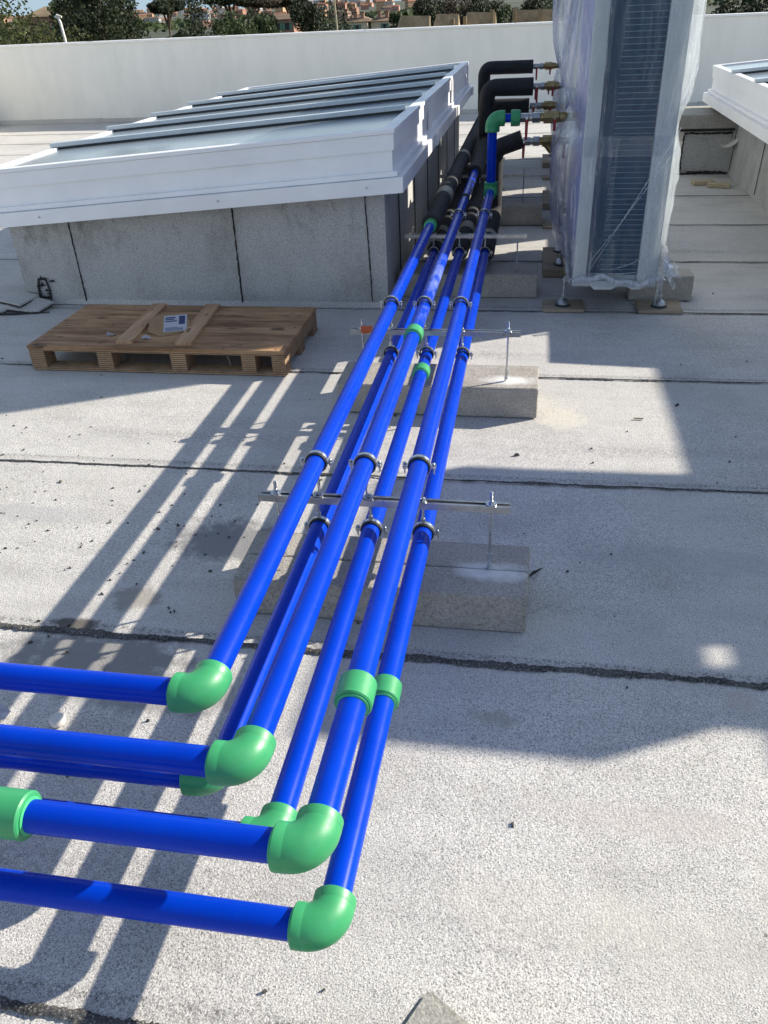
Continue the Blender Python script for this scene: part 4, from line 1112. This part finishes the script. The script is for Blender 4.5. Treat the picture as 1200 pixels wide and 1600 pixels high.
# distant town
def block_house(w, dp, h, fm, rm):
    t = thing('apartment_block', (0, 0, 0), 'x', 'building', 'far apartment blocks of the town on the low hill')
    b = MB().box(-w/2, w/2, -dp/2, dp/2, -6, h).build('walls', fm, t)
    MB().hexa([(-w/2-.4,-dp/2-.4,h+.01),(w/2+.4,-dp/2-.4,h+.01),(w/2+.4,dp/2+.4,h+.01),(-w/2-.4,dp/2+.4,h+.01),(-w/2+.8,-dp/4,h+1.6),(w/2-.8,-dp/4,h+1.6),(w/2-.8,dp/4,h+1.6),(-w/2+.8,dp/4,h+1.6)]).build('roof', rm, t)
    return t
M['farroof'] = simple('far terracotta roof', (.30, .13, .075), .9, var=.3, vscale=.3)
protos = [block_house(w, 11, h, FAC[i % 5], M['farroof'] if i % 3 else M['rooftile']) for i, (w, h) in enumerate(((14, 6), (18, 8), (10, 7), (22, 9), (12, 10), (16, 5)))]
r = random.Random(77); cnt = 0
used = set()
FL = 'distant reddish or sand coloured apartment block of the hillside town'
for k in range(280):
    a = r.uniform(-.56, -.12) if k < 250 else r.uniform(.12, .28)
    d = 620+1400*r.random()**.8
    z = -9.2 + (max(0, d-400)/1200)*10.6
    i = r.randrange(6)
    o = protos[i] if i not in used else copy_tree(protos[i])
    used.add(i)
    o.location = (d*math.sin(a), d*math.cos(a), z); o.rotation_euler.z = -a+r.uniform(-.5, .5)
    sc = r.uniform(.42, .75); o.scale = (sc, sc, sc)
    o['label'] = FL
# nearer houses
def house(x, y, w, dp, eave, ridge, label, wall='cream', roof='rooftile', windows=(), chim=(), rot=0.0, name='house', hip=.9):
    t = thing(name, (x, y, -9), label, 'house')
    MB().box(x-w/2, x+w/2, y-dp/2, y+dp/2, -9.2, eave).build('wall', M[wall], t)
    e = .18
    rf = MB().hexa([(x-w/2-e,y-dp/2-e,eave+.005),(x+w/2+e,y-dp/2-e,eave+.005),(x+w/2+e,y+dp/2+e,eave+.005),(x-w/2-e,y+dp/2+e,eave+.005),
                    (x-w/2+hip,y-.06,ridge),(x+w/2-hip,y-.06,ridge),(x+w/2-hip,y+.06,ridge),(x-w/2+hip,y+.06,ridge)]).build('roof', M[roof], t)
    for cx_, ch in chim:
        MB().box(x+cx_-.10, x+cx_+.10, y-.7, y-.45, eave+.1, ridge+ch).build('chimney', M['brick'], rf)
        MB().box(x+cx_-.14, x+cx_+.14, y-.74, y-.41, ridge+ch+.005, ridge+ch+.07).build('chimney_cap', M['rooftile'], rf)
    for (wx, wz, ww, wh) in windows:
        f = MB().box(x+wx-ww/2, x+wx+ww/2, y-dp/2-.03, y-dp/2-.002, wz-wh/2, wz+wh/2).build('window', M['gasket'], t)
        for s in (-1, 1):
            MB().box(x+wx+s*ww*.5-(.16 if s < 0 else -.01), x+wx+s*ww*.5+(.16 if s > 0 else -.01), y-dp/2-.045, y-dp/2-.005, wz-wh/2-.02, wz+wh/2+.02).build('shutter', M['shutter'], f)
    if rot: t.rotation_euler.z = rot
    return t
house(-11.55, 59.2, 1.75, 2.2, .66, 1.0, 'cream house with green shutters and brown hip roof, left of the pair behind the wall', windows=((-.42,.36,.17,.26),(.22,.36,.17,.26),(-.42,-1.4,.22,.5),(.22,-1.4,.22,.5)), chim=((-.55,.30),(.05,.12),(.5,.12)), hip=.55)
house(-9.75, 59.6, 1.55, 2.2, .64, .96, 'cream house with one green shuttered window, right of the pair behind the wall', windows=((.1,.36,.17,.26),(.1,-1.4,.22,.5)), chim=((-.3,.15),(.2,.14)), hip=.5)
house(-17.6, 61.5, 3.2, 2.5, .95, 1.25, 'reddish house with pale window surrounds, behind the small round green tree', wall='brick', windows=((-1.1,.55,.3,.4),(-.3,.55,.3,.4),(.5,.55,.3,.4),(1.15,.55,.3,.4)), hip=.4)
house(-33.3, 61.6, 3.4, 3, 1.75, 2.35, 'dark brown building with a grey eave, behind the big olive green tree', wall='brick', roof='steeproof', windows=((-.6,1.0,.4,.5),(.6,1.0,.4,.5)), hip=.9)
for (x, y, w, lab, ch) in ((-6.75, 50.2, 2.1, 'brown steep-roofed building, leftmost of the four behind the wall', ()), (-5.05, 50.6, 1.7, 'brown steep-roofed building second from the left of the four behind the wall', ((.45,-.25),)),
                       (-3.35, 51.9, 2.1, 'brown steep-roofed building third from the left of the four behind the wall', ((.78,.05),(-.7,-.2))), (-.35, 52.0, 2.9, 'brown steep-roofed building beside the heat pump, rightmost of the four', ((-1.05,.1),(.3,.0)))):
    t = thing('steep_roofed_house', (x, y, -9), lab, 'house')
    top = .97
    MB().box(x-w/2+.05, x+w/2-.05, y-1.0, y+1.0, -9.2, -.5).build('wall', M['brick'], t)
    rf = MB().hexa([(x-w/2,y-1.3,-.5),(x+w/2,y-1.3,-.5),(x+w/2,y+1.3,-.5),(x-w/2,y+1.3,-.5),(x-w/2+.42,y-.1,top),(x+w/2-.12,y-.1,top-.06),(x+w/2-.12,y+.1,top-.06),(x-w/2+.42,y+.1,top)]).build('roof', M['steeproof'], t)
    for cx_, ch_ in ch:
        MB().box(x+cx_-.09, x+cx_+.09, y-.62, y-.38, -.6, top+ch_+.02).build('chimney', M['steeproof'], rf)
# poles
t = thing('lamp_post', (-14.25, 26.6, -9), 'white lamp post with angled head in front of the dark trees at upper left', 'lamp post')
MB().sweep([(-14.15, 26.5, -9), (-14.22, 26.5, .6), (-14.28, 26.5, 1.5), (-14.34, 26.5, 1.66)], [.07, .045, .04, .035], 10).build('post', M['offwhite'], t, True)
MB().sweep([(-14.42, 26.5, 1.63), (-14.34, 26.5, 1.67), (-14.20, 26.5, 1.64)], [.03, .05, .03], 8).build('lamp_head', M['offwhite'], t, True)
t = MB().sweep([(-9.9, 46.0, -9), (-9.98, 46.0, 0), (-10.1, 46.0, 3.0)], [.06, .05, .035], 8).build('bare_pole', M['scrapwood'], loc=(-9.9, 46.0, -9), smooth=True)
tag(t, 'thin pale leaning pole in front of the tall dark tree left of the cream houses', 'pole')

# ------------------------------------------------------------------ sky, sun, camera
SUN = Vector((1.7, .83, 1.0)).normalized()
el = math.asin(SUN.z); az = math.atan2(SUN.x, SUN.y)
w = bpy.data.worlds.new('World'); S.world = w; w.use_nodes = True
nt = w.node_tree; bg = nt.nodes['Background']
sky = nt.nodes.new('ShaderNodeTexSky'); sky.sky_type = 'NISHITA'; sky.sun_disc = False
sky.sun_elevation = el; sky.sun_rotation = az; sky.air_density = 1.0; sky.dust_density = .2; sky.ozone_density = 1.5
hs = nt.nodes.new('ShaderNodeHueSaturation'); hs.inputs['Saturation'].default_value = .72
nt.links.new(sky.outputs[0], hs.inputs['Color']); 
tcw = nt.nodes.new('ShaderNodeTexCoord'); sw = nt.nodes.new('ShaderNodeSeparateXYZ'); nt.links.new(tcw.outputs['Generated'], sw.inputs[0])
rw = nt.nodes.new('ShaderNodeValToRGB'); rw.color_ramp.elements[0].position = .02; rw.color_ramp.elements[0].color = (1,1,1,1); rw.color_ramp.elements[1].position = .16; rw.color_ramp.elements[1].color = (0,0,0,1)
nt.links.new(sw.outputs['Z'], rw.inputs[0])
mw = nt.nodes.new('ShaderNodeMix'); mw.data_type = 'RGBA'; nt.links.new(rw.outputs[0], mw.inputs[0]); nt.links.new(hs.outputs[0], mw.inputs[6]); mw.inputs[7].default_value = (2.3, 3.05, 3.6, 1)
nt.links.new(mw.outputs[2], bg.inputs[0]); bg.inputs[1].default_value = .115
sd = bpy.data.lights.new('sun', 'SUN'); sd.energy = 4.9; sd.angle = math.radians(.53); sd.color = (1, .915, .775)
so = bpy.data.objects.new('sun', sd); COL.objects.link(so)
so.rotation_euler = SUN.to_track_quat('Z', 'Y').to_euler(); so.location = SUN*20
cam = bpy.data.cameras.new('camera'); co = bpy.data.objects.new('camera', cam); COL.objects.link(co)
f_px, pitch, roll, yaw = 1260.0, 0.562713, -0.048505, -0.189179
cyw, syw = math.cos(yaw), math.sin(yaw)
Fv = Vector((syw*math.cos(pitch), cyw*math.cos(pitch), -math.sin(pitch)))
Rv = Vector((cyw, -syw, 0)); Uv = Rv.cross(Fv)
R2 = math.cos(roll)*Rv+math.sin(roll)*Uv; U2 = -math.sin(roll)*Rv+math.cos(roll)*Uv
mt = Matrix((( R2.x, U2.x, -Fv.x, 0), (R2.y, U2.y, -Fv.y, 0), (R2.z, U2.z, -Fv.z, 1.6), (0,0,0,1)))
co.matrix_world = mt
cam.sensor_fit = 'VERTICAL'; cam.sensor_height = 36; cam.lens = f_px/1600*36
cam.clip_start = .05; cam.clip_end = 9000
S.camera = co
S.render.resolution_x, S.render.resolution_y = 768, 1024
S.view_settings.view_transform = 'Standard'; S.view_settings.look = 'None'; S.view_settings.gamma = 1
S.view_settings.exposure = 0.80
S.render.engine = 'CYCLES'
S.cycles.transparent_max_bounces = 16; S.cycles.max_bounces = 8
